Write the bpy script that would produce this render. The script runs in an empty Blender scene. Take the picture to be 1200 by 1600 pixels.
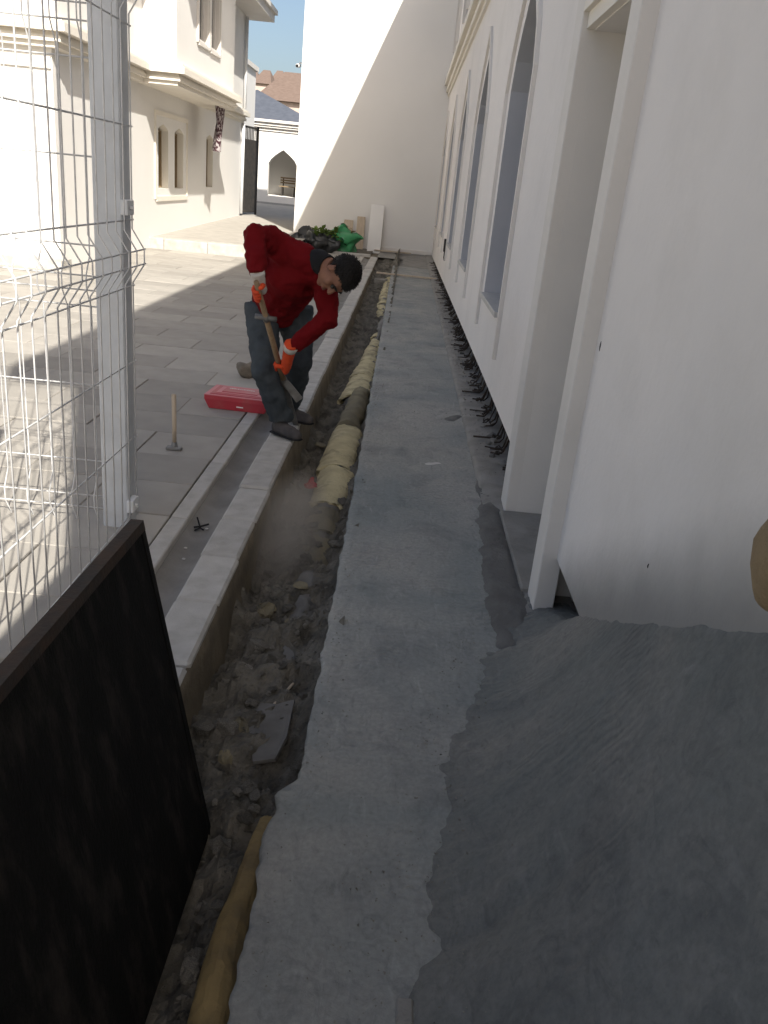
import bpy, bmesh, math, random
from mathutils import Vector, Matrix, noise
R = math.radians
random.seed(7)
sc = bpy.context.scene
COL = sc.collection

# ------------------------------------------------------------------ camera
F_PX, PPX, PPY, CAM_H = 1294.0, 600.0, 800.0, 1.6
def _dir(u, v): return Vector((u-PPX, v-PPY, F_PX)).normalized()
_down = _dir(268, 4090)
_fwd = _dir(640, 296); _fwd = (_fwd - _down*_fwd.dot(_down)).normalized()
_right = _down.cross(_fwd)
MW = Matrix((_right, _fwd, -_down))          # photo-camera axes -> world
CAM = Vector((0, 0, CAM_H))
def ray(u, v): return MW @ Vector((u-PPX, v-PPY, F_PX))
def atY(u, v, y): r = ray(u, v); return CAM + r*(y/r.y)
def atZ(u, v, z): r = ray(u, v); return CAM + r*((z-CAM_H)/r.z)
def atX(u, v, x): r = ray(u, v); return CAM + r*(x/r.x)
cam_d = bpy.data.cameras.new('camera'); cam = bpy.data.objects.new('camera', cam_d); COL.objects.link(cam)
cr, cu, cb = MW.col[0], -MW.col[1], -MW.col[2]
cam.matrix_world = Matrix(((cr.x, cu.x, cb.x, 0), (cr.y, cu.y, cb.y, 0), (cr.z, cu.z, cb.z, CAM_H), (0, 0, 0, 1)))
cam_d.sensor_fit = 'VERTICAL'; cam_d.sensor_height = 36.0; cam_d.lens = 36.0*F_PX/1600.0
cam_d.clip_start = 0.05; cam_d.clip_end = 2000
sc.camera = cam

# ------------------------------------------------------------------ light
SUN_AZ, SUN_EL = R(160.0), R(38.7)           # azimuth from +Y towards +X
world = bpy.data.worlds.new('World'); sc.world = world; world.use_nodes = True
wn = world.node_tree; wn.nodes.clear()
sky = wn.nodes.new('ShaderNodeTexSky'); sky.sky_type = 'NISHITA'; sky.sun_disc = False
sky.sun_elevation = SUN_EL; sky.sun_rotation = SUN_AZ
sky.air_density = 0.95; sky.dust_density = 3.2; sky.ozone_density = 0.6
bg = wn.nodes.new('ShaderNodeBackground'); bg.inputs['Strength'].default_value = 0.080
wo = wn.nodes.new('ShaderNodeOutputWorld')
wn.links.new(sky.outputs[0], bg.inputs[0]); wn.links.new(bg.outputs[0], wo.inputs[0])
sun_d = bpy.data.lights.new('sun', 'SUN'); sun_d.energy = 4.4; sun_d.angle = R(0.55); sun_d.color = (1.0, 0.95, 0.86)
sun = bpy.data.objects.new('sun', sun_d); COL.objects.link(sun)
sdir = Vector((math.sin(SUN_AZ)*math.cos(SUN_EL), math.cos(SUN_AZ)*math.cos(SUN_EL), math.sin(SUN_EL)))
sun.rotation_euler = sdir.to_track_quat('Z', 'Y').to_euler(); sun.location = (4, -12, 20)
sc.view_settings.view_transform = 'Standard'; sc.view_settings.look = 'None'
sc.view_settings.exposure = 0.9; sc.view_settings.gamma = 1.0; sc.view_settings.use_curve_mapping = False
sc.render.engine = 'CYCLES'
sc.cycles.use_denoising = True
sc.cycles.max_bounces = 8; sc.cycles.diffuse_bounces = 5; sc.cycles.volume_bounces = 1

# ------------------------------------------------------------------ materials
M = {}
def mat(name, c1, c2=None, scale=4.0, rough=0.85, bump=0.0, bscale=40.0, detail=6.0, rand=0.0, spec=0.3,
        metal=0.0, stretch=(1, 1, 1), contrast=(0.35, 0.65), stain=None, sscale=1.5, samount=0.6, trans=0.0):
    m = bpy.data.materials.new(name); m.use_nodes = True; nt = m.node_tree; N = nt.nodes; L = nt.links
    b = N['Principled BSDF']; b.inputs['Roughness'].default_value = rough; b.inputs['Metallic'].default_value = metal
    b.inputs['Specular IOR Level'].default_value = spec
    tc = N.new('ShaderNodeTexCoord'); mp = N.new('ShaderNodeMapping'); mp.inputs['Scale'].default_value = stretch
    L.new(tc.outputs['Object'], mp.inputs[0]); vec = mp.outputs[0]
    if c2 is None: c2 = tuple(min(1, c*0.86) for c in c1)
    nz = N.new('ShaderNodeTexNoise'); nz.inputs['Scale'].default_value = scale; nz.inputs['Detail'].default_value = detail
    L.new(vec, nz.inputs['Vector'])
    mr = N.new('ShaderNodeMapRange'); mr.inputs[1].default_value = contrast[0]; mr.inputs[2].default_value = contrast[1]
    L.new(nz.outputs[0], mr.inputs[0])
    mx = N.new('ShaderNodeMix'); mx.data_type = 'RGBA'
    mx.inputs[6].default_value = (*c1, 1); mx.inputs[7].default_value = (*c2, 1); L.new(mr.outputs[0], mx.inputs[0])
    out = mx.outputs[2]
    if stain:
        n2 = N.new('ShaderNodeTexNoise'); n2.inputs['Scale'].default_value = sscale; n2.inputs['Detail'].default_value = 8
        n2.inputs['Roughness'].default_value = 0.65; L.new(vec, n2.inputs['Vector'])
        m2 = N.new('ShaderNodeMapRange'); m2.inputs[1].default_value = 0.5; m2.inputs[2].default_value = 0.72
        m2.inputs[4].default_value = samount; L.new(n2.outputs[0], m2.inputs[0])
        x2 = N.new('ShaderNodeMix'); x2.data_type = 'RGBA'; x2.inputs[7].default_value = (*stain, 1)
        L.new(m2.outputs[0], x2.inputs[0]); L.new(out, x2.inputs[6]); out = x2.outputs[2]
    if rand > 0:
        oi = N.new('ShaderNodeObjectInfo'); hv = N.new('ShaderNodeHueSaturation')
        mr3 = N.new('ShaderNodeMapRange'); mr3.inputs[3].default_value = 1-rand; mr3.inputs[4].default_value = 1+rand
        L.new(oi.outputs['Random'], mr3.inputs[0]); L.new(mr3.outputs[0], hv.inputs['Value']); L.new(out, hv.inputs['Color'])
        out = hv.outputs[0]
    L.new(out, b.inputs['Base Color'])
    if bump > 0:
        nb = N.new('ShaderNodeTexNoise'); nb.inputs['Scale'].default_value = bscale; nb.inputs['Detail'].default_value = 8
        nb.inputs['Roughness'].default_value = 0.6; L.new(vec, nb.inputs['Vector'])
        bp = N.new('ShaderNodeBump'); bp.inputs['Strength'].default_value = bump; bp.inputs['Distance'].default_value = 0.02
        L.new(nb.outputs[0], bp.inputs['Height']); L.new(bp.outputs[0], b.inputs['Normal'])
    if trans > 0:
        b.inputs['Transmission Weight'].default_value = trans
    M[name] = m
    return m

mat('plaster', (0.83, 0.79, 0.755), (0.79, 0.752, 0.718), scale=0.8, rough=0.9, bump=0.22, bscale=14, stain=(0.60, 0.57, 0.53), sscale=0.9, samount=0.36)
mat('plaster_cream', (0.80, 0.782, 0.752), (0.77, 0.752, 0.722), scale=0.7, rough=0.9, bump=0.06, bscale=40)
mat('trim', (0.74, 0.705, 0.66), (0.70, 0.665, 0.62), scale=2, rough=0.75, bump=0.05, bscale=30, stain=(0.55, 0.52, 0.47), sscale=3, samount=0.25)
mat('trim_cream', (0.80, 0.755, 0.67), (0.77, 0.725, 0.645), scale=2, rough=0.8)
mat('reveal', (0.74, 0.705, 0.66), (0.68, 0.65, 0.61), scale=1.5, rough=0.8, bump=0.05, bscale=50)
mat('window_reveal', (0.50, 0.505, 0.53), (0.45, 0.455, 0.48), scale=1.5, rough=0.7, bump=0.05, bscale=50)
mat('marble', (0.55, 0.53, 0.50), (0.45, 0.44, 0.42), scale=6, rough=0.5)
mat('curb', (0.50, 0.48, 0.445), (0.42, 0.40, 0.365), scale=9, rough=0.92, bump=0.25, bscale=120, rand=0.08, stain=(0.24, 0.22, 0.18), sscale=5, samount=0.45)
mat('gutter', (0.27, 0.26, 0.24), (0.21, 0.20, 0.185), scale=5, rough=0.92, bump=0.3, bscale=90, stain=(0.15, 0.14, 0.125), sscale=4, samount=0.5)
mat('paver', (0.375, 0.35, 0.312), (0.325, 0.303, 0.27), scale=3.5, rough=0.9, bump=0.15, bscale=110, rand=0.13, stain=(0.26, 0.24, 0.21), sscale=2.2, samount=0.35)
mat('joint', (0.235, 0.215, 0.19), rough=0.95, bump=0.2)
mat('footing', (0.20, 0.165, 0.115), (0.135, 0.112, 0.08), scale=6, rough=0.95, bump=0.6, bscale=45, stain=(0.09, 0.078, 0.06), sscale=5, samount=0.7)
mat('soil', (0.20, 0.185, 0.155), (0.085, 0.078, 0.064), scale=9, rough=0.97, bump=0.9, bscale=70, stain=(0.20, 0.18, 0.145), sscale=6, samount=0.6)
mat('rubble', (0.23, 0.215, 0.185), (0.115, 0.106, 0.09), scale=12, rough=0.95, bump=0.6, bscale=60, rand=0.35)
mat('ledge', (0.30, 0.285, 0.26), (0.23, 0.22, 0.20), scale=5, rough=0.93, bump=0.4, bscale=60, stain=(0.13, 0.12, 0.11), sscale=6, samount=0.6)
mat('mortar', (0.165, 0.16, 0.15), (0.11, 0.107, 0.10), scale=7, rough=0.8, bump=0.5, bscale=50)
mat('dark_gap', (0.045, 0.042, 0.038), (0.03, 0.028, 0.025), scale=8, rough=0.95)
mat('rusty_iron', (0.040, 0.034, 0.030), (0.065, 0.045, 0.032), scale=40, rough=0.8, metal=0.3)
mat('fence_white', (0.58, 0.60, 0.62), (0.52, 0.54, 0.56), scale=10, rough=0.45, spec=0.5, stain=(0.42, 0.38, 0.33), sscale=9, samount=0.25)
mat('wire', (0.64, 0.64, 0.64), (0.54, 0.54, 0.54), scale=30, rough=0.45, spec=0.5)
mat('black_board', (0.009, 0.009, 0.009), (0.014, 0.0135, 0.013), scale=5, rough=0.9, bump=0.5, bscale=60, stain=(0.040, 0.036, 0.031), sscale=5, samount=0.85, spec=0.12, stretch=(2.5, 2.5, 0.8))
mat('rust_frame', (0.030, 0.026, 0.023), (0.050, 0.031, 0.021), scale=18, rough=0.85, bump=0.3, bscale=80)
mat('foam_yellow', (0.64, 0.56, 0.34), (0.50, 0.43, 0.26), scale=9, rough=0.95, bump=0.8, bscale=45, stain=(0.17, 0.145, 0.10), sscale=6, samount=0.9)
mat('foam_dusty', (0.25, 0.215, 0.135), (0.16, 0.142, 0.10), scale=7, rough=0.97, bump=0.5, bscale=60, stain=(0.18, 0.165, 0.13), sscale=4, samount=0.8)
mat('pipe_amber', (0.33, 0.235, 0.10), (0.23, 0.165, 0.075), scale=7, rough=0.75, bump=0.4, bscale=30, stain=(0.16, 0.12, 0.07), sscale=7, samount=0.6)
mat('grey_jacket', (0.19, 0.182, 0.168), (0.13, 0.124, 0.113), scale=6, rough=0.8, bump=0.3, bscale=30, stain=(0.12, 0.11, 0.095), sscale=6, samount=0.6)
mat('red_knit', (0.155, 0.007, 0.010), (0.125, 0.006, 0.008), scale=3, rough=0.95, bump=0.2, bscale=260, spec=0.1)
mat('black_cloth', (0.02, 0.02, 0.022), (0.012, 0.012, 0.013), scale=12, rough=0.95)
mat('denim', (0.070, 0.082, 0.092), (0.040, 0.048, 0.056), scale=6, rough=0.95, bump=0.25, bscale=200, stain=(0.085, 0.09, 0.092), sscale=4, samount=0.5, spec=0.1)
mat('skin', (0.27, 0.135, 0.085), (0.21, 0.10, 0.065), scale=14, rough=0.6)
mat('hair', (0.012, 0.010, 0.009), (0.022, 0.018, 0.015), scale=60, rough=0.6, bump=0.8, bscale=120, stretch=(1, 3, 1))
mat('eye', (0.03, 0.025, 0.02), rough=0.2)
mat('lip', (0.25, 0.10, 0.08), rough=0.6)
mat('glove_white', (0.62, 0.58, 0.53), (0.52, 0.48, 0.44), scale=20, rough=0.95, bump=0.3, bscale=200)
mat('glove_orange', (0.72, 0.085, 0.025), (0.60, 0.065, 0.022), scale=12, rough=0.7, bump=0.2, bscale=90)
mat('shoe', (0.10, 0.09, 0.088), (0.06, 0.055, 0.055), scale=14, rough=0.85, bump=0.3, bscale=80)
mat('wood', (0.33, 0.235, 0.145), (0.25, 0.17, 0.10), scale=6, rough=0.75, stretch=(8, 8, 1), bump=0.2, bscale=30)
mat('wood_pale', (0.52, 0.43, 0.33), (0.44, 0.36, 0.27), scale=4, rough=0.85, stretch=(6, 6, 1), bump=0.15, bscale=30)
mat('steel', (0.27, 0.27, 0.265), (0.17, 0.16, 0.15), scale=14, rough=0.55, metal=0.6, bump=0.2, bscale=60)
mat('red_plastic', (0.48, 0.045, 0.065), (0.41, 0.04, 0.055), scale=5, rough=0.42, spec=0.45, stain=(0.45, 0.16, 0.14), sscale=7, samount=0.4)
mat('red_edge', (0.62, 0.20, 0.22), rough=0.5)
mat('red_rag', (0.42, 0.015, 0.03), (0.30, 0.012, 0.02), scale=14, rough=0.95, bump=0.4)
mat('print_white', (0.78, 0.72, 0.70), rough=0.6)
mat('sack_tan', (0.33, 0.25, 0.15), (0.25, 0.185, 0.11), scale=9, rough=0.95, bump=0.5, bscale=180)
mat('cloth_grey', (0.27, 0.23, 0.18), (0.15, 0.13, 0.105), scale=12, rough=0.95, bump=0.5, bscale=80)
mat('green_bag', (0.05, 0.30, 0.12), (0.035, 0.22, 0.085), scale=6, rough=0.35, spec=0.5)
mat('black_bag', (0.018, 0.02, 0.022), (0.03, 0.032, 0.034), scale=7, rough=0.35, spec=0.5)
mat('leaf', (0.13, 0.20, 0.035), (0.09, 0.14, 0.03), scale=8, rough=0.7, rand=0.2)
mat('leaf_dry', (0.24, 0.19, 0.10), (0.18, 0.14, 0.07), scale=8, rough=0.8)
mat('glass_dark', (0.03, 0.035, 0.04), (0.04, 0.045, 0.05), rough=0.08, spec=0.6)
mat('frame_brown', (0.30, 0.22, 0.13), (0.25, 0.18, 0.10), scale=6, rough=0.7)
mat('gate_iron', (0.030, 0.028, 0.027), (0.05, 0.043, 0.037), scale=10, rough=0.7)
mat('slate_roof', (0.095, 0.105, 0.13), (0.075, 0.085, 0.108), scale=5, rough=0.8, bump=0.3, bscale=20)
mat('tile_roof', (0.185, 0.135, 0.11), (0.15, 0.108, 0.088), scale=4, rough=0.9, bump=0.3, bscale=20)
mat('pink_wall', (0.52, 0.42, 0.37), rough=0.9)
mat('rug', (0.06, 0.022, 0.028), (0.42, 0.38, 0.38), scale=16, rough=0.95, contrast=(0.48, 0.56))
mat('terrain', (0.22, 0.19, 0.14), (0.15, 0.14, 0.09), scale=0.05, rough=0.97)
mat('road', (0.20, 0.195, 0.19), (0.17, 0.165, 0.16), scale=1.5, rough=0.93, bump=0.2, bscale=60)
mat('white_metal', (0.72, 0.73, 0.74), rough=0.4)
mat('device_black', (0.02, 0.02, 0.022), rough=0.4)
mat('paper_white', (0.55, 0.53, 0.50), rough=0.9)

def smear_fade(m):
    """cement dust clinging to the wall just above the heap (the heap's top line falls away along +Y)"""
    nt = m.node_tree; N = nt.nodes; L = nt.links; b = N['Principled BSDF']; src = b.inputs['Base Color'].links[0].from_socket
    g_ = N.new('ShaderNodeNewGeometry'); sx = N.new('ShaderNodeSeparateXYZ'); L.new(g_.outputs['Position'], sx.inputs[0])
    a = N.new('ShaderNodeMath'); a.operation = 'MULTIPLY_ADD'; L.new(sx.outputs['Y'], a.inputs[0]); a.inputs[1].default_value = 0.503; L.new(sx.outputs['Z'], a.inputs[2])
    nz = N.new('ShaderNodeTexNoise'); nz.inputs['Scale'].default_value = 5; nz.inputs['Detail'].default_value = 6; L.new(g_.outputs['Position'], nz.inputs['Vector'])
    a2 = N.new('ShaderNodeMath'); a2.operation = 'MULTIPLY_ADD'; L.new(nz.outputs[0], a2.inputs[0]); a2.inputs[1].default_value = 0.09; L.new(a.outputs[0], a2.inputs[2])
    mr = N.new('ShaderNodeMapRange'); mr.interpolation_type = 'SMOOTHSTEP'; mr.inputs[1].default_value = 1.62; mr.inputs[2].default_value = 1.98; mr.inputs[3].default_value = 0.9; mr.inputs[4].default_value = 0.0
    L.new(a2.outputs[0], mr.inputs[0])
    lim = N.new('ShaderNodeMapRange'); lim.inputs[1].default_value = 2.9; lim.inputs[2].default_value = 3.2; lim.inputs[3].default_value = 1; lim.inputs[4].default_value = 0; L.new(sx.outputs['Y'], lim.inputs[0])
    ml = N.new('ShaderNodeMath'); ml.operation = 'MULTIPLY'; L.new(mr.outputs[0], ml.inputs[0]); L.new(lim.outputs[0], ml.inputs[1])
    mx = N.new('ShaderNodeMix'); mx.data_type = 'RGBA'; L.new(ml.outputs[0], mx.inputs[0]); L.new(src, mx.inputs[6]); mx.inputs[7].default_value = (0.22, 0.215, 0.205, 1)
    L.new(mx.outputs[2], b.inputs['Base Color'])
smear_fade(M['plaster'])

def slab_material(name='slab_concrete', k=1.0):
    m = bpy.data.materials.new(name); m.use_nodes = True; nt = m.node_tree; N = nt.nodes; L = nt.links
    b = N['Principled BSDF']; b.inputs['Roughness'].default_value = 0.82; b.inputs['Specular IOR Level'].default_value = 0.35
    tc = N.new('ShaderNodeTexCoord')
    def nz(scale, detail=8, rough=0.6, dist=0.0, st=(1, 1, 1)):
        mp = N.new('ShaderNodeMapping'); mp.inputs['Scale'].default_value = st; L.new(tc.outputs['Object'], mp.inputs[0])
        n = N.new('ShaderNodeTexNoise'); n.inputs['Scale'].default_value = scale; n.inputs['Detail'].default_value = detail
        n.inputs['Roughness'].default_value = rough; n.inputs['Distortion'].default_value = dist; L.new(mp.outputs[0], n.inputs['Vector']); return n.outputs[0]
    def rng(s, a, c, lo=0.0, hi=1.0):
        r = N.new('ShaderNodeMapRange'); r.inputs[1].default_value = a; r.inputs[2].default_value = c
        r.inputs[3].default_value = lo; r.inputs[4].default_value = hi; L.new(s, r.inputs[0]); return r.outputs[0]
    def mix(f, a, c):
        x = N.new('ShaderNodeMix'); x.data_type = 'RGBA'; L.new(f, x.inputs[0])
        for i, q in ((6, a), (7, c)):
            if isinstance(q, tuple): x.inputs[i].default_value = (*q, 1)
            else: L.new(q, x.inputs[i])
        return x.outputs[2]
    c = mix(rng(nz(1.3, 6, 0.6, 0.6), 0.36, 0.64), (0.240, 0.262, 0.252), (0.365, 0.352, 0.320))
    c = mix(rng(nz(3.0, 10, 0.72, 0.5), 0.50, 0.68, 0, 0.6), c, (0.125, 0.135, 0.14))
    c = mix(rng(nz(14.0, 8, 0.7, 1.5, (1.6, 0.7, 1)), 0.52, 0.70, 0, 0.5), c, (0.135, 0.14, 0.14))
    c = mix(rng(nz(9.0, 6, 0.6, 1.2, (2.2, 0.5, 1)), 0.56, 0.72, 0, 0.45), c, (0.42, 0.42, 0.40))
    c = mix(rng(nz(60, 3), 0.35, 0.7, 0, 0.35), c, (0.14, 0.14, 0.138))
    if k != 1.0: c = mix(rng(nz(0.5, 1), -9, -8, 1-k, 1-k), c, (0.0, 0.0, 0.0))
    L.new(c, b.inputs['Base Color'])
    wv = N.new('ShaderNodeTexWave'); wv.wave_type = 'RINGS'; wv.inputs['Scale'].default_value = 9; wv.inputs['Distortion'].default_value = 9
    wv.inputs['Detail'].default_value = 4; wv.inputs['Detail Scale'].default_value = 0.9; L.new(tc.outputs['Object'], wv.inputs[0])
    msk = rng(nz(1.8, 3), 0.48, 0.66)
    ml = N.new('ShaderNodeMath'); ml.operation = 'MULTIPLY'; L.new(wv.outputs[1], ml.inputs[0]); L.new(msk, ml.inputs[1])
    a1 = N.new('ShaderNodeMath'); a1.operation = 'MULTIPLY_ADD'; L.new(ml.outputs[0], a1.inputs[0]); a1.inputs[1].default_value = 0.9; L.new(nz(22, 10, 0.7, 0.5), a1.inputs[2])
    bp = N.new('ShaderNodeBump'); bp.inputs['Strength'].default_value = 0.55; bp.inputs['Distance'].default_value = 0.012
    L.new(a1.outputs[0], bp.inputs['Height']); L.new(bp.outputs[0], b.inputs['Normal'])
    M[name] = m
slab_material()
slab_material('smear_grey', 0.60)  # slab concrete darkened to the grey of the blurred smear

# ------------------------------------------------------------------ mesh helpers
class MB:
    def __init__(self): self.v = []; self.f = []; self.mi = []; self.cur = 0
    def face(self, pts):
        i = len(self.v); self.v += [Vector(p) for p in pts]; self.f.append(tuple(range(i, i+len(pts)))); self.mi.append(self.cur)
    def add(self, vs, fs):
        i = len(self.v); self.v += [Vector(p) for p in vs]
        for f in fs: self.f.append(tuple(i+k for k in f)); self.mi.append(self.cur)
    def box(self, x0, x1, y0, y1, z0, z1, mtx=None):
        vs = [Vector(p) for p in ((x0, y0, z0), (x1, y0, z0), (x1, y1, z0), (x0, y1, z0), (x0, y0, z1), (x1, y0, z1), (x1, y1, z1), (x0, y1, z1))]
        if mtx is not None: vs = [mtx @ p for p in vs]
        self.add(vs, [(3, 2, 1, 0), (4, 5, 6, 7), (0, 1, 5, 4), (1, 2, 6, 5), (2, 3, 7, 6), (3, 0, 4, 7)]); return self
    def bbox(self, x0, x1, y0, y1, z0, z1, b=0.006, mtx=None):
        bm = bmesh.new(); bmesh.ops.create_cube(bm, size=1)
        for v in bm.verts: v.co = Vector((x0+(v.co.x+.5)*(x1-x0), y0+(v.co.y+.5)*(y1-y0), z0+(v.co.z+.5)*(z1-z0)))
        bmesh.ops.bevel(bm, geom=bm.edges[:], offset=b, segments=1, affect='EDGES')
        bm.verts.index_update(); vs = [v.co.copy() for v in bm.verts]
        if mtx is not None: vs = [mtx @ p for p in vs]
        self.add(vs, [tuple(v.index for v in f.verts) for f in bm.faces]); bm.free(); return self
    def tube(self, pts, rad, n=10, caps=True, squash=None):
        pts = [Vector(p) for p in pts]
        if not isinstance(rad, (list, tuple)): rad = [rad]*len(pts)
        t0 = (pts[1]-pts[0]).normalized(); ref = Vector((0, 0, 1)) if abs(t0.z) < 0.9 else Vector((1, 0, 0))
        nrm = (ref - t0*ref.dot(t0)).normalized(); vs = []; fs = []
        for i, p in enumerate(pts):
            t = (pts[min(i+1, len(pts)-1)]-pts[max(i-1, 0)]).normalized()
            nrm = (nrm - t*nrm.dot(t)).normalized(); bn = t.cross(nrm)
            for k in range(n):
                a = 2*math.pi*k/n; r = rad[i]; o = (nrm*math.cos(a)+bn*math.sin(a))*r
                if squash: o = Vector((o.x*squash[0], o.y*squash[1], o.z*squash[2]))
                vs.append(p+o)
        for i in range(len(pts)-1):
            for k in range(n): fs.append((i*n+k, i*n+(k+1) % n, (i+1)*n+(k+1) % n, (i+1)*n+k))
        if caps: fs += [tuple(range(n-1, -1, -1)), tuple((len(pts)-1)*n+k for k in range(n))]
        self.add(vs, fs); return self
    def ball(self, c, r, mtx=None, seg=14, rings=9):
        c = Vector(c); r = r if isinstance(r, (list, tuple)) else (r, r, r)
        vs = []; fs = []
        for i in range(rings+1):
            th = math.pi*i/rings
            for k in range(seg):
                ph = 2*math.pi*k/seg
                p = Vector((r[0]*math.sin(th)*math.cos(ph), r[1]*math.sin(th)*math.sin(ph), r[2]*math.cos(th)))
                if mtx is not None: p = mtx @ p
                vs.append(c+p)
        for i in range(rings):
            for k in range(seg): fs.append((i*seg+k, (i+1)*seg+k, (i+1)*seg+(k+1) % seg, i*seg+(k+1) % seg))
        self.add(vs, fs); return self
    def prism(self, poly, z0, z1):
        n = len(poly); vs = [(x, y, z0) for x, y in poly]+[(x, y, z1) for x, y in poly]
        fs = [tuple(range(n-1, -1, -1)), tuple(range(n, 2*n))]+[(k, (k+1) % n, n+(k+1) % n, n+k) for k in range(n)]
        self.add(vs, fs); return self
    def mesh(self, name, mats, smooth=False):
        me = bpy.data.meshes.new(name); me.from_pydata([tuple(p) for p in self.v], [], self.f)
        for m in (mats if isinstance(mats, (list, tuple)) else [mats]): me.materials.append(M[m])
        for p, i in zip(me.polygons, self.mi): p.material_index = i; p.use_smooth = smooth
        bm = bmesh.new(); bm.from_mesh(me)
        bmesh.ops.remove_doubles(bm, verts=bm.verts, dist=1e-5); bmesh.ops.recalc_face_normals(bm, faces=bm.faces)
        bm.to_mesh(me); bm.free(); me.update(); return me
    def build(self, name, mats, parent=None, smooth=False):
        return link(name, self.mesh(name, mats, smooth), parent)
def link(name, me, parent=None):
    o = bpy.data.objects.new(name, me); COL.objects.link(o)
    if parent is not None:
        o.parent = parent
        p = parent; off = Vector((0, 0, 0))
        while p is not None: off += p.location; p = p.parent
        o.location = -off                        # meshes are written in world coordinates
    return o
def tag(o, label=None, cat=None, group=None, kind=None):
    if label: o['label'] = label
    if cat: o['category'] = cat
    if group: o['group'] = group
    if kind: o['kind'] = kind
    return o
def thing(name, label, cat, loc, group=None):
    o = bpy.data.objects.new(name, None); COL.objects.link(o); o.location = loc; o.empty_display_size = 0.1
    return tag(o, label, cat, group)
def struct(o): o['kind'] = 'structure'; return o
def nval(x, y, z=0.0, s=1.0): return noise.noise(Vector((x*s, y*s, z*s)))
def fbm(x, y, z=0.0, s=1.0, o=4): return noise.fractal(Vector((x*s, y*s, z*s)), 1.0, 2.0, o)
def grid(name, xs, ys, zf, material, parent=None, smooth=True):
    b = MB(); vs = []; fs = []; n = len(xs)
    for y in ys:
        for x in xs: vs.append(zf(x, y))
    for j in range(len(ys)-1):
        for i in range(n-1): fs.append((j*n+i, j*n+i+1, (j+1)*n+i+1, (j+1)*n+i))
    b.add(vs, fs); return b.build(name, material, parent, smooth)
def lin(a, b, n): return [a+(b-a)*i/(n-1) for i in range(n)]
def interp(tab, t):
    if t <= tab[0][0]: return tab[0][1]
    for (a, p), (c, q) in zip(tab, tab[1:]):
        if t <= c: return p+(q-p)*(t-a)/(c-a)
    return tab[-1][1]

# wall sheet with openings.  mp(s, z, d) -> world point, d goes into the wall
def opening_profile(o):
    s0, s1, z0, zs, za = o['s0'], o['s1'], o['z0'], o['zs'], o.get('za', o['zs'])
    if za <= zs+1e-4: return [(s0, zs), (s1, zs)]
    pts = []; c = (s0+s1)/2; w = (s1-s0)/2
    for i in range(13):
        t = -1+2*i/12; k = 1-abs(t)
        pts.append((c+w*t, zs+(za-zs)*(k**0.62*0.85+0.15*k)))
    return pts
def wall_sheet(b, mp, s0, s1, zlo, zhi, ops, mi_wall=0, mi_rev=1):
    zl = zlo if callable(zlo) else (lambda s: zlo)
    ops = sorted(ops, key=lambda o: o['s0']); cur = s0
    b.cur = mi_wall
    def q(a, c, za, zc, zt): b.face([mp(a, za, 0), mp(c, zc, 0), mp(c, zt, 0), mp(a, zt, 0)])
    for o in ops:
        q(cur, o['s0'], zl(cur), zl(o['s0']), zhi)
        if o['z0'] > zl(o['s0']): b.face([mp(o['s0'], zl(o['s0']), 0), mp(o['s1'], zl(o['s1']), 0), mp(o['s1'], o['z0'], 0), mp(o['s0'], o['z0'], 0)])
        pr = opening_profile(o)
        for (a, za), (c, zc) in zip(pr, pr[1:]): b.face([mp(a, za, 0), mp(c, zc, 0), mp(c, zhi, 0), mp(a, zhi, 0)])
        b.cur = o.get('mi', mi_rev); d = o['d']
        ring = [(o['s0'], o['z0'])]+pr+[(o['s1'], o['z0'])]
        for (a, za), (c, zc) in zip(ring, ring[1:]+ring[:1]): b.face([mp(a, za, 0), mp(c, zc, 0), mp(c, zc, d), mp(a, za, d)])
        b.cur = mi_wall; cur = o['s1']
    q(cur, s1, zl(cur), zl(s1), zhi)
def pane_mesh(b, mp, o, d):
    pr = opening_profile(o); ring = [(o['s0'], o['z0'])]+pr+[(o['s1'], o['z0'])]
    b.face([mp(s, z, d) for s, z in ring])
def strip_along(b, mp, path, w, d0, d1):
    """moulding band of width w along a path in the wall plane, from depth d0 (outside, negative) to d1"""
    n = len(path); L_ = []; R_ = []
    for i in range(n):
        p = Vector(path[i]); t = (Vector(path[min(i+1, n-1)])-Vector(path[max(i-1, 0)])).normalized(); nn = Vector((-t.y, t.x))
        L_.append(p+nn*w/2); R_.append(p-nn*w/2)
    for i in range(n-1):
        a, c, e, g = L_[i], L_[i+1], R_[i+1], R_[i]
        b.face([mp(a.x, a.y, d0), mp(c.x, c.y, d0), mp(e.x, e.y, d0), mp(g.x, g.y, d0)])
        b.face([mp(a.x, a.y, d0), mp(c.x, c.y, d0), mp(c.x, c.y, d1), mp(a.x, a.y, d1)])
        b.face([mp(g.x, g.y, d0), mp(e.x, e.y, d0), mp(e.x, e.y, d1), mp(g.x, g.y, d1)])
    for i in (0, n-1): b.face([mp(L_[i].x, L_[i].y, d0), mp(R_[i].x, R_[i].y, d0), mp(R_[i].x, R_[i].y, d1), mp(L_[i].x, L_[i].y, d1)])

# ================================================================== THE SETTING
def terr_z(y): return 0.19+0.016*(y-16.7)          # the terrace beyond the low step rises gently
g = MB(); S = 600
g.face([(-S, -S, -0.62), (S, -S, -0.62), (S, S, -0.62), (-S, S, -0.62)])
struct(g.build('ground', 'terrain'))

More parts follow.
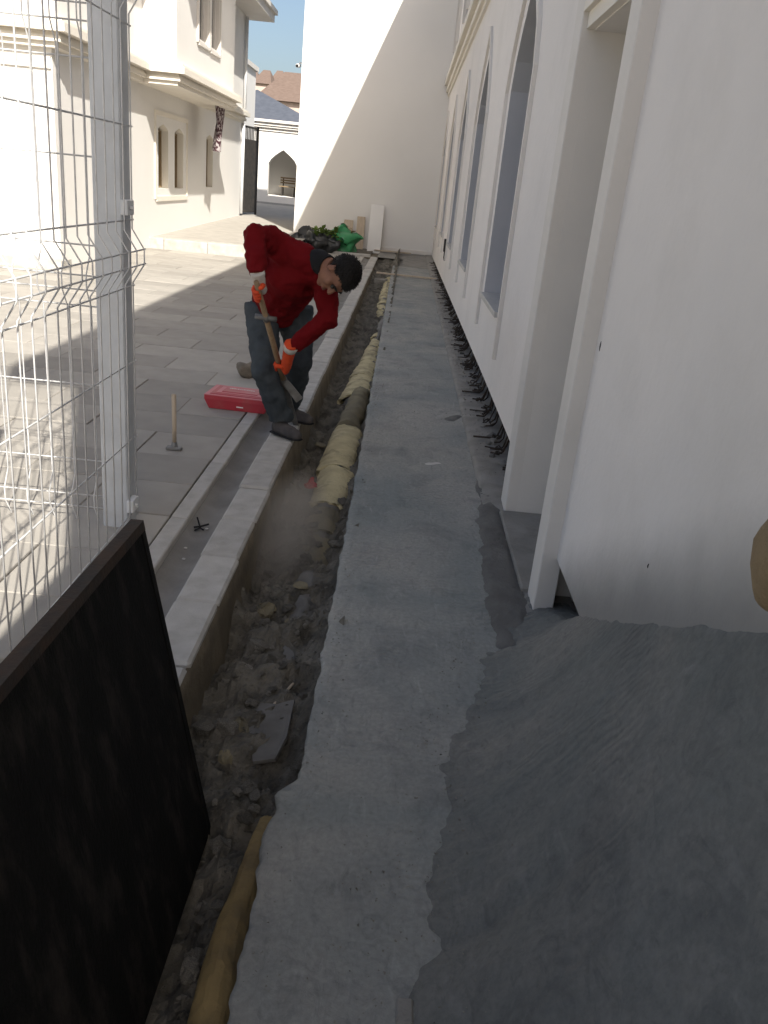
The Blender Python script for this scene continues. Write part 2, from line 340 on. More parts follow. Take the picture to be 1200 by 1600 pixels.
# courtyard paved with slabs
XK = -1.02
b = MB(); b.box(-13, XK, -16, 17.62, -0.5, -0.038)
yard = struct(b.build('courtyard', 'joint'))
PW, PH = 0.92, 0.46
pb = MB(); pb.bbox(0, PW-0.005, 0, PH-0.005, -0.03, 0.0, 0.004); pme = pb.mesh('paving_slab', 'paver')
pb = MB(); pb.bbox(0, PW/2-0.005, 0, PH-0.005, -0.03, 0.0, 0.004); pme2 = pb.mesh('paving_slab', 'paver')
rows = int((17.6-2.3)/PH); cnt = 0
for j in range(rows):
    y = 17.6-(j+1)*PH; xlim = -3.3 if y < 4.5 else (-4.6 if y < 8 else -7.4)
    x = XK-0.004; first = (j % 2 == 1)
    while x > xlim and cnt < 298:
        me, w = (pme2, PW/2) if first else (pme, PW); first = False
        x -= w; o = link('paving_slab', me, yard); o.location = (x, y, -0.018+random.uniform(-.0025, .0025))
        o.rotation_euler = (random.uniform(-.002, .002), random.uniform(-.002, .002), 0); cnt += 1
# the paving farther away and out of view
b = MB()
b.box(-13, -7.9, 4, 17.6, -0.05, -0.022); b.box(-13, XK, -16, 2.25, -0.05, -0.022); b.box(-13, -4.7, 2.26, 3.99, -0.05, -0.022)
b.build('paving_field', 'paver', yard)

# gutter: flat edge strip, shallow channel
b = MB(); b.box(XK, -0.60, -6, 20.9, -0.5, -0.13); gut = struct(b.build('gutter', 'gutter'))
y = 0.2
esm = MB().bbox(0.003, 0.088, 0, 0.885, -0.1, 0.0, 0.006).mesh('edge_stone', 'curb')
while y < 20.4:
    o = link('edge_stone', esm, gut); o.location = (XK, y, -0.012+random.uniform(-.003, .003)); y += 0.892
xs = lin(-0.932, -0.775, 7)
grid('channel', xs, lin(-4, 20.9, 160), lambda x, y: (x, y, -0.045-0.03*math.sin(math.pi*(x+0.932)/0.157)+0.006*fbm(x, y, 3, 6)), 'gutter', gut)

# raised curb made of stones with its footing in the trench
b = MB()
xs_f = [(-0.612, -0.020), (-0.5955, -0.030), (-0.592, -0.11), (-0.582, -0.22), (-0.56, -0.45)]
fy = lin(0.2, 21.4, 280)
curb = struct(grid('curb', list(range(5)), fy, lambda i, y: (xs_f[i][0]+(0, 0.003, 0.010, 0.022, 0.03)[i]*abs(fbm(y, i*0.6, 1, 5)), y, xs_f[i][1]+(0.006*fbm(y, 3.3, 1, 4) if i == 1 else 0)), 'footing'))
cy = 0.19
for k in range(46):
    L_ = 0.45+random.uniform(-.012, .012)
    m_ = MB().bbox(-0.775, -0.602, 0.004, L_-0.004, -0.16, 0.0, 0.012)
    o = m_.build('curb_stone', 'curb', curb); o.location = (random.uniform(-.005, .005), cy, random.uniform(-.007, .006)-0.001)
    o.rotation_euler = (random.uniform(-.004, .004), random.uniform(-.006, .006), random.uniform(-.004, .004)); cy += L_
# return of the curb at the planting bed by the end wall
m_ = MB().bbox(-1.9, -0.79, 20.95, 21.1, -0.1, 0.03, 0.012); m_.build('curb_return', 'curb', curb)
bed = struct(grid('planting_bed', lin(-3.0, -0.785, 30), lin(21.1, 22.8, 30), lambda x, y: (x, y, 0.02+0.03*fbm(x, y, 0, 3)), 'soil'))
b = MB(); b.box(-3.0, -0.6, 20.9, 22.79, -0.5, -0.03); b.build('bed_base', 'footing', bed)

# low step and the terrace behind it
b = MB()
ys_t = lin(17.95, 36.0, 20)
ter = struct(grid('terrace', lin(-12, -2.4, 8), ys_t, lambda x, y: (x, y, terr_z(y)-0.02), 'paver'))
b.box(-12, -2.3, 17.66, 17.98, -0.4, 0.10); b.build('step_core', 'joint', ter)
x = -7.6; k = 0
while x < -2.4:
    w = 0.9
    m_ = MB().bbox(0.004, w-0.004, 17.64, 18.0, -0.06, 0.195, 0.012); o = m_.build('step_stone', 'curb', ter)
    o.location = (x, random.uniform(-.008, .008), random.uniform(-.008, .008)); x += w
b = MB(); b.box(-3.05, -2.3, 18, 20.9, -0.4, 0.0); b.box(-2.4, XK, 17.66, 20.9, -0.5, -0.02); b.build('terrace_apron', 'paver', ter)
rd = struct(grid('road', lin(-16, 12, 10), lin(36.0, 62, 10), lambda x, y: (x, y, terr_z(y)-0.03), 'road'))

# trench floor
def soil_z(x, y):
    base = interp([(0.2, -0.36), (1.5, -0.33), (2.4, -0.31), (3.4, -0.30), (5, -0.30), (9, -0.27), (16, -0.2), (21, -0.12)], y)
    base += 0.075*math.exp(-((y-2.75)/0.55)**2)*(1 if x > -0.5 else 0.6)+0.045*interp([(2.6, 0), (3.4, 1)], y)*interp([(-0.55, 0.3), (-0.40, 1)], x)
    e = max(0.0, (x+0.24)/0.13); base += 0.17*min(1, e)**1.5
    if x < -0.36: base -= 0.09*min(1, (-0.36-x)/0.05)*interp([(2.0, 1), (2.25, 0)], y)
    l = max(0.0, (-0.50-x)/0.10)*(1 if y > 2.2 else 0); base += 0.09*min(1, l)**2*(0.5+0.8*nval(0, y, 2, 2.2))
    base += 0.035*math.exp(-((y-4.2)/1.3)**2)
    return base+0.070*fbm(x, y, 0, 6, 6)+0.035*abs(nval(x, y, 5, 17))+0.020*abs(nval(x, y, 8, 34))+0.012*nval(x, y, 9, 60)
trench = struct(grid('trench', lin(-0.66, -0.09, 34), lin(0.25, 22.7, 1150), lambda x, y: (x, y, soil_z(x, y)), 'soil', smooth=False))

# concrete slab along the wall, ragged towards the trench
SLAB_NEAR = sorted((lambda p: (p.y, p.x))(atZ(u, v, 0)) for u, v in ((352, 1640), (358, 1590), (372, 1490), (392, 1400), (412, 1320), (432, 1236)))
def slab_left(y):
    a = interp(SLAB_NEAR+[(1.935, -0.152), (5, -0.152), (9, -0.165), (17, -0.205), (23, -0.19)], y)
    return a+0.012*fbm(y, 0.3, 0, 7, 5)+(0.018*fbm(y, 4.3, 0, 9, 4) if y < 1.9 else 0)
NXS = 26
def slab_pt(i, y):
    xl = slab_left(y)
    if i < 4:
        dz = (-0.30, -0.14, -0.045, -0.010)[i]; dx = (0.045, 0.03+0.02*nval(y, i, 0, 9), 0.006+0.014*nval(y, i, 3, 14), 0.0)[i]
        return (xl+dx, y, dz+0.012*nval(y, i*2.0, 7, 12))
    t = (i-4)/(NXS-5); x = xl+0.012+(0.575-xl-0.012)*t
    z = 0.005*fbm(x, y, 0, 3, 5)+0.0025*fbm(x, y, 6, 14, 4)
    if t < 0.12 and y < 1.9: z -= (0.12-t)/0.12*0.028*max(0, 0.4+nval(x, y, 1, 7))
    return (x, y, z)
slab = struct(grid('concrete_slab', list(range(NXS)), lin(0.2, 17.0, 900), slab_pt, 'slab_concrete'))
def slab2_pt(x, y): return (x, y, 0.006+0.006*fbm(x, y, 2, 3, 4))
for (y0, y1, x0) in ((17.04, 18.9, -0.2), (18.96, 20.7, 0.0), (20.78, 22.78, -0.62)):
    grid('slab_section', lin(x0, 0.6, 14), lin(y0, y1, 24), slab2_pt, 'ledge' if y0 > 18.9 else 'slab_concrete', slab)
b = MB(); b.box(-0.08, 0.9, 0.2, 22.79, -0.5, -0.03); b.box(-0.09, 0.9, -8, 0.2, -0.5, 0.0); b.build('slab_core', 'ledge', slab)
# ledge of older concrete along the wall
led = lambda y: interp([(4.2, 0.12), (4.75, 1.0)], y)
grid('ledge', list(range(8)), lin(0.2, 22.78, 520),
     lambda i, y: ((0.572, 0.578, 0.60, 0.65, 0.70, 0.76, 0.82, 0.88)[i]+(0.008*fbm(y, 1.2, 0, 5) if i < 3 else 0), y,
                   (-0.02, 0.016, 0.026, 0.03, 0.032, 0.034, 0.035, 0.036)[i]*led(y)-0.004*(1-led(y))+0.006*fbm(i*0.05, y, 3, 9)*led(y)), 'ledge', slab)

# ================================================================== THE LONG WHITE BUILDING (right)
WX = 0.75
def zb(s): return interp([(-3, 0.24), (5.2, 0.25), (22.8, 0.03)], s)
bld = thing('building', 'long white plastered building with arched windows beside the concrete strip', 'building', (WX, 10, 0))
mpR = lambda s, z, d: Vector((WX+d, s, z))
wins = []
for k in range(5):
    y0 = 6.30+3.64*k
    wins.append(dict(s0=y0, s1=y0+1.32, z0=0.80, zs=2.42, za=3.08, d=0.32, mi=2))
door_o = dict(s0=3.285, s1=4.245, z0=-0.02, zs=2.33, d=0.55)
b = MB()
wall_sheet(b, mpR, -2.5, 22.8, zb, 3.95, [door_o]+wins)
b.cur = 0
for a, c in zip(lin(-2.5, 22.8, 40), lin(-2.5, 22.8, 40)[1:]):
    if a < 4.4 and c > 3.2: continue
    b.face([(WX, a, zb(a)), (WX, c, zb(c)), (WX+0.11, c, zb(c)), (WX+0.11, a, zb(a))])
ups = [dict(s0=6.3+3.64*k, s1=7.6+3.64*k, z0=4.75, zs=6.4, d=0.2) for k in range(5)]
wall_sheet(b, mpR, -2.5, 22.8, 3.95, 7.55, ups)
b.box(WX+0.02, 9.0, -2.5, -2.3, -0.5, 7.5); b.box(8.8, 9.0, -2.3, 24, -0.5, 7.5)
b.build('wall', ['plaster', 'reveal', 'window_reveal'], bld)
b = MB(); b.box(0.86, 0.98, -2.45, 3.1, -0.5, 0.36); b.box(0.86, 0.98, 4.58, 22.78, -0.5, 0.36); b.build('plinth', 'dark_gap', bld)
b = MB(); b.box(0.30, 9.1, -2.72, 24, 7.55, 7.85); b.box(0.36, 9.0, -2.66, 24, 7.42, 7.55); b.build('roof', 'trim', bld)
b = MB(); b.bbox(-0.18, WX+0.01, -2.4, 1.35, 2.46, 2.62, 0.01); b.build('sky_blocker', 'ledge', bld)  # added slab out of view, blocks sky to darken the near strip
b = MB()
for (z0, z1, pr) in ((3.80, 3.88, 0.04), (3.88, 3.97, 0.085), (3.97, 4.03, 0.065), (4.03, 4.15, 0.14), (4.15, 4.19, 0.11)):
    b.box(WX-pr, WX+0.02, -2.4, 22.79, z0, z1)
b.build('cornice', 'trim_cream', bld)
for o_ in wins:
    w = thing('window', None, None, (0, 0, 0)); w.parent = bld; w.location = -Vector((WX, 10, 0))
    del_keys = [k for k in w.keys()]
    pb = MB(); pane_mesh(pb, mpR, o_, 0.30); pb.build('pane', 'glass_dark', w)
    fb = MB(); mid = (o_['s0']+o_['s1'])/2
    fb.box(WX+0.25, WX+0.295, mid-0.03, mid+0.03, o_['z0'], 3.0)
    for s in (o_['s0'], o_['s1']-0.06): fb.box(WX+0.25, WX+0.295, s+0.001, s+0.059, o_['z0']+0.001, 2.42)
    fb.box(WX+0.25, WX+0.295, o_['s0']+0.06, o_['s1']-0.06, o_['z0']+0.001, o_['z0']+0.07)
    fb.build('frame', 'trim', w)
    sb = MB(); sb.bbox(WX-0.035, WX+0.24, o_['s0']+0.004, o_['s1']-0.004, o_['z0']-0.03, o_['z0']+0.012, 0.004); sb.build('sill', 'marble', w)
    # raised outline round the opening
    pr = opening_profile(o_); c = mid; k_ = 1.36
    path = [(o_['s0']-0.20, 0.50), (o_['s0']-0.20, 2.42)]+[(c+(s-c)*1.303, 2.42+(z-2.42)*1.40) for s, z in pr[1:-1]]+[(o_['s1']+0.20, 2.42), (o_['s1']+0.20, 0.50)]
    mb = MB(); strip_along(mb, mpR, path, 0.05, -0.028, 0.01); mb.build('moulding', 'trim', w)
for o_ in ups:
    w = thing('window', None, None, (0, 0, 0)); w.parent = bld; w.location = -Vector((WX, 10, 0))
    pb = MB(); pane_mesh(pb, mpR, o_, 0.17); pb.build('pane', 'glass_dark', w)
    fb = MB(); strip_along(fb, mpR, [(o_['s0']-0.08, o_['z0']-0.06), (o_['s0']-0.08, 6.5), (o_['s1']+0.08, 6.5), (o_['s1']+0.08, o_['z0']-0.06)], 0.12, -0.05, 0.01); fb.build('moulding', 'trim', w)
# doorway
dr = thing('doorway', None, None, (0, 0, 0)); dr.parent = bld; dr.location = -Vector((WX, 10, 0))
b = MB(); b.bbox(0.690, 0.775, 3.125, 3.284, -0.03, 2.60, 0.004); b.build('jamb', 'trim', dr)
b = MB(); b.bbox(0.690, 0.775, 4.246, 4.44, -0.03, 2.60, 0.004); b.bbox(0.712, 0.775, 4.441, 4.57, -0.03, 2.60, 0.004); b.build('jamb', 'trim', dr)
b = MB()
for (z0, z1, x0) in ((2.335, 2.40, 0.715), (2.40, 2.46, 0.69), (2.46, 2.53, 0.665), (2.53, 2.57, 0.68), (2.57, 2.66, 0.635)):
    b.box(x0, 0.77, 3.287, 4.244, z0, z1) if z0 < 2.46 else b.box(x0, 0.77, 3.08, 4.61, z0+0.145, z1+0.145)
b.build('lintel', 'trim_cream', dr)
b = MB(); b.bbox(1.24, 1.29, 3.29, 4.24, 0.03, 2.32, 0.004)
for z0, z1 in ((0.2, 1.0), (1.15, 2.15)): b.bbox(1.22, 1.245, 3.43, 4.1, z0, z1, 0.01)
dl = b.build('door_leaf', 'trim', dr)
b = MB(); b.tube([(1.23, 3.36, 1.05), (1.18, 3.36, 1.05), (1.18, 3.46, 1.05)], 0.01, 8); b.build('handle', 'steel', dl)
b = MB(); b.bbox(0.66, 1.30, 3.29, 4.24, -0.05, 0.022, 0.008); b.build('threshold', 'ledge', dr)
# steel ties sticking out under the cladding
rt = random.Random(3)
y = 4.86
while y < 20.5:
    b = MB(); r = 0.0055; x1 = 0.80; zz = 0.046; zt = zb(y)+0.02
    n_ = rt.choice((2, 3, 3, 4))
    for q_ in range(n_):
        yy = y+rt.uniform(-0.07, 0.07); ln = rt.uniform(0.02, 0.15) if q_ == 0 else rt.uniform(0.0, 0.06); kx = rt.uniform(-.03, .03); ky = rt.uniform(-.05, .05)
        b.tube([(x1+0.04, yy, zt), (x1+0.005+kx*0.4, yy+ky*0.4, zt*0.62+0.02), (x1-0.02+kx, yy+ky, zz+0.03), (x1-0.045+kx, yy+ky*1.3, zz+0.004), (x1-0.05+kx-ln, yy+ky*1.6+rt.uniform(-.02, .02), zz+rt.uniform(-.004, .012))], r*rt.uniform(.8, 1.25), 6)
        if rt.random() < 0.55:
            a0 = rt.uniform(0, 6); rl = rt.uniform(0.014, 0.032); cx_ = x1-0.045+kx
            b.tube([(cx_+rl*math.cos(t+a0), yy+ky+rl*math.sin(t+a0), zz+0.01+0.02*rt.random()) for t in lin(0, 5.4, 10)], r*0.8, 6)
    b.build('wall_tie', 'rusty_iron', bld, True)
    y += rt.choice((0.14, 0.18, 0.22, 0.30, 0.42)) if y > 5.5 else 0.34
for u_, v_, h_ in ((938, 541, 0.020), (1013, 884, 0.008)):
    c_ = atX(u_, v_, WX); b = MB(); b.ball((WX+0.001, c_.y, c_.z), (0.004, h_*0.35, h_), seg=9, rings=6)
    for p_ in b.v: p_.y += 0.25*h_*nval(p_.y, p_.z, 1, 120)
    b.build('chip', 'dark_gap', bld)
rl_ = random.Random(21)
for k in range(60):
    y = 4.85+14*(k/60)**1.2+rl_.uniform(-.1, .1); s_ = rl_.uniform(0.012, 0.034); c_ = (rl_.uniform(0.70, 0.80), y, 0.036+s_*0.2)
    b = MB(); b.ball(c_, (s_, s_*rl_.uniform(.8, 1.6), s_*rl_.uniform(.5, .9)), seg=9, rings=6)
    for p_ in b.v: p_ += Vector((fbm(p_.x, p_.y, p_.z, 30), fbm(p_.y, p_.z, p_.x, 30), fbm(p_.z, p_.x, p_.y, 30)))*s_*0.5
    b.build('concrete_lump', 'ledge' if k % 3 else 'mortar', bld)
# switch box beside the third window
b = MB(); b.bbox(0.70, WX, 15.36, 15.52, 0.62, 0.84, 0.008); b.tube([(0.725, 15.44, 0.62), (0.725, 15.44, 0.52), (0.742, 15.46, 0.47)], 0.010, 8); o = b.build('junction_box', 'device_black')
tag(o, 'small black junction box on the white wall below an arched window', 'junction box')
# dark damp mortar smeared along the foot of the doorway
def smear(name, line, widths, h, material, label, cat, seed, cell=0.007):
    P = [Vector(atZ(u, v, 0)[:2]) for u, v in line]
    x0 = min(p.x for p in P)-max(widths)*1.3; x1 = max(p.x for p in P)+max(widths)*1.3; y0 = min(p.y for p in P)-max(widths)*1.3; y1 = max(p.y for p in P)+max(widths)*1.3
    def zf(x, y):
        best = -9
        for k in range(len(P)-1):
            a, c = P[k], P[k+1]; t = max(0, min(1, (Vector((x, y))-a).dot(c-a)/(c-a).length_squared)); w_ = widths[k]+(widths[k+1]-widths[k])*t
            best = max(best, 1-((Vector((x, y))-a.lerp(c, t)).length/w_)**2)
        best += 0.55*fbm(x, y, seed, 6, 3)
        return (x, y, -0.004+min(h, max(-0.012, best*h*1.1))+0.0035*fbm(x, y, seed+3, 22)*(1 if best > 0.2 else 0))
    o = grid(name, lin(x0, x1, max(4, int((x1-x0)/cell))), lin(y0, y1, max(4, int((y1-y0)/cell))), zf, material)
    return tag(o, label, cat)
smear('mortar_smear', [(752, 742), (765, 800), (775, 860), (790, 940), (800, 1010)], [0.05, 0.07, 0.085, 0.10, 0.07], 0.016, 'mortar', 'dark damp mortar smeared on the slab along the door frame', 'mortar', 2)
smear('mortar_dab', [(703, 655), (716, 650)], [0.05, 0.04], 0.010, 'mortar', 'small dark dab of mortar on the slab opposite the wire ties', 'mortar', 7, 0.008)
smear('plaster_splash', [(668, 725), (685, 724)], [0.03, 0.02], 0.007, 'paper_white', 'thin pale splash of plaster dried on the concrete slab', 'splash', 12, 0.006)
# made-up grey bank at the near wall, standing in for a blurred smear
def bank_h(y): return interp([(-0.5, 0.95), (1.2, 0.95), (1.4, 0.90), (1.84, 0.66), (2.3, 0.42), (2.62, 0.26), (2.85, 0.12), (3.1, 0.03), (3.24, 0.0)], y)
def bank_w(y): return (1+0.10*fbm(y, 2.2, 0, 3))*interp([(-0.5, 0.70), (1.22, 0.64), (1.8, 0.54), (2.4, 0.43), (2.85, 0.31), (3.24, 0.10)], y)
def bank_pt(t, y):
    x = WX+0.11-t*(bank_w(y)+0.11); tt = max(0, (WX-x)/bank_w(y)); tt = min(1, tt)
    z = bank_h(y)*(1-tt)**(1.9+0.25*nval(0, y, 4, 2.5))
    toe = max(0, 1-abs(tt-0.9)/0.22)
    return (x, y, -0.007+z+0.020*fbm(x, y, 0, 4.5, 5)*min(1, (1-tt)*3)*min(1, 0.15+tt*3)+0.006*fbm(x, y, 3, 22, 4)*min(1, (1-tt)*5)+toe*(0.007*fbm(x, y, 8, 8, 3)))
o = grid('smear_bank', lin(0, 1, 80), lin(0.2, 3.235, 300), bank_pt, 'smear_grey')
tag(o, 'smooth grey bank against the white wall, standing in for a blurred smear', 'stand-in heap')

# ================================================================== END BUILDING
endb = thing('building', 'tall windowless white block closing the end of the strip', 'building', (-1, 26, 0))
EX, EY = -2.92, 22.8
b = MB(); b.box(EX, 3.5, EY, 27.6, -0.5, 9.6); b.build('wall', 'plaster_cream', endb)
b = MB(); b.box(EX-0.05, 3.8, EY-0.05, 27.7, 9.6, 9.8); b.build('roof', 'trim', endb)
b = MB(); b.bbox(-0.6, WX-0.02, EY-0.025, EY-0.002, 0.02, 0.12, 0.004); b.build('skirting', 'trim', endb)
# security camera at its corner
b = MB(); q = atY(472, 104, EY+0.35)
sc_t = thing('security_camera', 'small white security camera on a bracket at the block corner', 'camera', (EX, EY+0.35, q.z))
b.tube([(EX+0.005, EY+0.35, q.z+0.06), (EX-0.1, EY+0.35, q.z+0.08), (EX-0.12, EY+0.33, q.z+0.02)], 0.016, 8); b.bbox(EX-0.004, EX+0.012, EY+0.3, EY+0.4, q.z, q.z+0.12, .003)
b.build('bracket', 'white_metal', sc_t)
b = MB(); b.tube([(EX-0.12, EY+0.42, q.z+0.02), (EX-0.14, EY+0.18, q.z-0.01)], 0.045, 12); b.build('housing', 'white_metal', sc_t, True)
b = MB(); b.tube([(EX-0.14, EY+0.182, q.z-0.01), (EX-0.142, EY+0.172, q.z-0.012)], 0.034, 12); b.build('lens', 'device_black', sc_t)

# ================================================================== LEFT BUILDING
LX, LY = -5.2, 13.06
lb = thing('building', 'two-storey cream white house with overhanging bay across the courtyard', 'building', (-9, 20, 0))
mpL = lambda s, z, d: Vector((LX-d, s, z))
lw = [dict(s0=18.35, s1=19.1, z0=1.12, zs=2.25, za=2.36, d=0.2), dict(s0=19.62, s1=20.37, z0=1.12, zs=2.25, za=2.36, d=0.2), dict(s0=22.65, s1=23.4, z0=1.15, zs=2.3, za=2.4, d=0.2)]
b = MB(); wall_sheet(b, mpL, LY, 27.4, -0.3, 3.0, lw); b.cur = 0
b.face([(-14, LY, -.3), (LX, LY, -.3), (LX, LY, 3.0), (-14, LY, 3.0)]); b.face([(-14, 27.4, -.3), (LX, 27.4, -.3), (LX, 27.4, 3.0), (-14, 27.4, 3.0)]); b.face([(-14, LY, -.3), (-14, 27.4, -.3), (-14, 27.4, 3), (-14, LY, 3)])
b.build('wall', ['plaster_cream', 'trim_cream'], lb)
UP = [(-14, 12.95), (-5.08, 12.95), (-5.08, 16.95), (-4.46, 16.95), (-4.46, 22.2), (-5.2, 22.2), (-5.2, 27.4), (-14, 27.4)]
def offset_poly(P, d):
    out = []; n = len(P)
    for i in range(n):
        p0, p, p1 = Vector(P[i-1]), Vector(P[i]), Vector(P[(i+1) % n])
        n0 = Vector(((p-p0).y, -(p-p0).x)).normalized(); n1 = Vector(((p1-p).y, -(p1-p).x)).normalized()
        out.append((p.x+d*(n0.x+(n1.x if abs(n1.x) > .5 and abs(n0.x) < .5 else 0)), p.y+d*(n0.y+(n1.y if abs(n1.y) > .5 and abs(n0.y) < .5 else 0))))
    return out
b = MB(); uw = [dict(s0=18.55, s1=19.4, z0=3.98, zs=5.3, d=0.14), dict(s0=19.62, s1=20.47, z0=3.98, zs=5.3, d=0.14)]
mpB = lambda s, z, d: Vector((-4.46-d, s, z))
wall_sheet(b, mpB, 16.95, 22.2, 3.3, 5.8, uw); b.cur = 0
for (p, q) in zip(UP, UP[1:]+UP[:1]):
    if p == (-4.46, 16.95): continue
    b.face([(p[0], p[1], 3.3), (q[0], q[1], 3.3), (q[0], q[1], 5.8), (p[0], p[1], 5.8)])
b.build('upper_wall', ['plaster_cream', 'trim'], lb)
b = MB()
for z0, z1, d in ((2.96, 3.03, 0.03), (3.03, 3.10, 0.09), (3.10, 3.15, 0.06), (3.15, 3.26, 0.19), (3.26, 3.31, 0.14)): b.prism(offset_poly(UP, d), z0, z1)
b.build('cornice', 'trim_cream', lb)
b = MB(); b.prism(offset_poly(UP, 0.72), 5.8, 6.0); b.prism(offset_poly(UP, 0.8), 6.0, 6.12); b.build('roof', 'trim', lb)
for o_ in lw+uw:
    mp_ = mpL if o_ in lw else mpB
    w = thing('window', None, None, (0, 0, 0)); w.parent = lb; w.location = -Vector((-9, 20, 0))
    pb = MB(); pane_mesh(pb, mp_, o_, o_['d']-0.01); pb.build('pane', 'glass_dark', w)
    fb = MB(); i_ = 0.03
    strip_along(fb, mp_, [(o_['s0']+i_, o_['z0']+0.01), (o_['s0']+i_, o_['zs']-0.02), (o_['s1']-i_, o_['zs']-0.02), (o_['s1']-i_, o_['z0']+0.01)], 0.055, o_['d']-0.06, o_['d']-0.012)
    fb.build('frame', 'frame_brown' if o_ in lw else 'trim', w)
    if o_ in uw:
        fb = MB(); strip_along(fb, mp_, [(o_['s0']-0.06, o_['z0']-0.08), (o_['s0']-0.06, o_['zs']+0.05), (o_['s1']+0.06, o_['zs']+0.05), (o_['s1']+0.06, o_['z0']-0.08), (o_['s0']-0.03, o_['z0']-0.08)], 0.09, -0.04, 0.01); fb.build('moulding', 'trim', w)
b = MB(); strip_along(b, mpL, [(18.1, 0.92), (18.1, 2.55), (20.65, 2.55), (20.65, 0.92), (18.14, 0.92)], 0.1, -0.03, 0.01); b.build('moulding', 'trim_cream', lb)
b = MB()
for x0 in (-6.35, -7.6): b.box(x0, x0+0.36, LY-0.06, LY+0.01, 0.0, 2.94)
b.box(-14, LX-0.01, LY-0.035, LY+0.01, 2.7, 2.85); b.build('pilaster', 'trim', lb)
b = MB(); b.tube([(LX+0.07, 27.25, 5.75), (LX+0.07, 27.25, 3.36)], 0.05, 10); b.tube([(LX+0.06, 27.2, 2.95), (LX+0.06, 27.2, 0.4)], 0.05, 10); b.build('downpipe', 'white_metal', lb, True)
b = MB(); b.box(-14, LX+0.16, LY-0.4, LY-0.001, -0.3, 0.12); b.box(-14, -6.3, LY-0.9, LY-0.41, -0.3, 0.06); b.build('step', 'curb', lb)
# rug hanging from the bay
def rug_pt(s, t):
    p = Vector((-4.62-0.0, 21.1, 2.97)); y = p.y-0.1+s*1.0*(1-0.25*t); z = 2.975-t*0.98
    return (p.x+0.05*math.sin(s*9+t*3)*(0.4+t)-0.02*t, y+0.03*math.sin(t*7), z)
b = MB(); n1, n2 = 14, 16; vs = [rug_pt(i/(n1-1), j/(n2-1)) for j in range(n2) for i in range(n1)]
vs2 = [(x-0.012, y, z) for x, y, z in vs]
b.add(vs, [(j*n1+i, j*n1+i+1, (j+1)*n1+i+1, (j+1)*n1+i) for j in range(n2-1) for i in range(n1-1)]); b.add(vs2, [(j*n1+i, (j+1)*n1+i, (j+1)*n1+i+1, j*n1+i+1) for j in range(n2-1) for i in range(n1-1)])
o = b.build('hanging_rug', 'rug', None, True); tag(o, 'dark patterned rug hanging below the overhanging bay', 'rug')

# iron gate beside the house
gt = thing('gate', 'tall dark iron gate leaf standing open beside the cream house', 'gate', (-5.1, 27.6, 0.35))
ga, gc = Vector((-5.2, 27.46, 0)), Vector((-4.92, 28.5, 0)); gd = (gc-ga)
def gp(t, z, off=0): p = ga+gd*t; return Vector((p.x+off, p.y, z))
b = MB()
for t in (0.0, 1.0): b.tube([gp(t, 0.36), gp(t, 2.95)], 0.035, 8)
for z in (0.45, 1.3, 2.9): b.tube([gp(0, z), gp(1, z)], 0.03, 8)
b.build('gate_frame', 'gate_iron', gt)
bar = 0
for t in lin(0.1, 0.9, 9):
    b = MB(); b.tube([gp(t, 0.45), gp(t, 2.9)], 0.016, 6); b.build('bar', 'gate_iron', gt)
b = MB(); c0, c1 = gp(0.02, 0.45, 0.03), gp(0.98, 0.45, 0.03)
b.face([c0, c1, (c1.x, c1.y, 2.55), (c0.x, c0.y, 2.55)]); c2 = Vector((0.01, 0, 0)); b.face([c0-c2, c1-c2, Vector((c1.x, c1.y, 2.55))-c2, Vector((c0.x, c0.y, 2.55))-c2]); b.box(c0.x-.01, c0.x+.0, c0.y, c0.y+.01, .45, 2.55); b.build('panel', 'gate_iron', gt)

# ================================================================== FAR THINGS
nb = thing('building', 'narrow white annex with flat roof behind the iron gate', 'building', (-7.5, 32, 0.4))
b = MB(); b.box(-9.5, -6.02, 30.5, 34, 0.2, 5.05); b.build('wall', 'plaster_cream', nb)
b = MB(); b.box(-9.6, -5.93, 30.4, 34.1, 5.05, 5.2); b.build('roof', 'trim', nb)
# pavilion with pointed arch
PY = 38.0; pz = terr_z(PY)-0.05
pv = thing('pavilion', 'small white pavilion with pointed arch, bench inside and slate roof', 'pavilion', (-7, PY+1.5, pz))
mpP = lambda s, z, d: Vector((s, PY+d, z))
b = MB(); wall_sheet(b, mpP, -9.4, -4.3, pz-0.4, 3.3, [dict(s0=-6.08, s1=-4.86, z0=pz+0.28, zs=2.05, za=2.62, d=0.3)]); b.cur = 0
b.face([(-9.4, PY, pz-.4), (-9.4, PY+4, pz-.4), (-9.4, PY+4, 3.3), (-9.4, PY, 3.3)]); b.face([(-4.3, PY, pz-.4), (-4.3, PY+4, pz-.4), (-4.3, PY+4, 3.3), (-4.3, PY, 3.3)]); b.face([(-9.4, PY+2.2, pz-.4), (-4.3, PY+2.2, pz-.4), (-4.3, PY+2.2, 3.3), (-9.4, PY+2.2, 3.3)])
b.box(-9.4, -4.3, PY+0.31, PY+2.19, pz-0.3, pz+0.3); b.build('wall', ['plaster_cream', 'plaster_cream'], pv)
b = MB()
for z0, z1, d in ((3.3, 3.42, 0.06), (3.42, 3.5, 0.16), (3.5, 3.62, 0.22), (3.62, 3.72, 0.32)): b.box(-9.4-d, -4.3+d, PY-d, PY+4+d, z0, z1)
b.build('cornice', 'trim', pv)
b = MB(); e = [(-9.7, PY-.3, 3.72), (-4.0, PY-.3, 3.72), (-4.0, PY+4.3, 3.72), (-9.7, PY+4.3, 3.72)]; ap = (-7.0, PY+2, 4.98)
for i in range(4): b.face([e[i], e[(i+1) % 4], ap])
b.face(e[::-1]); b.build('roof', 'slate_roof', pv)
bn = thing('bench', 'dark slatted bench inside the arch of the white pavilion', 'bench', (-5.3, PY+1.4, pz+0.3))
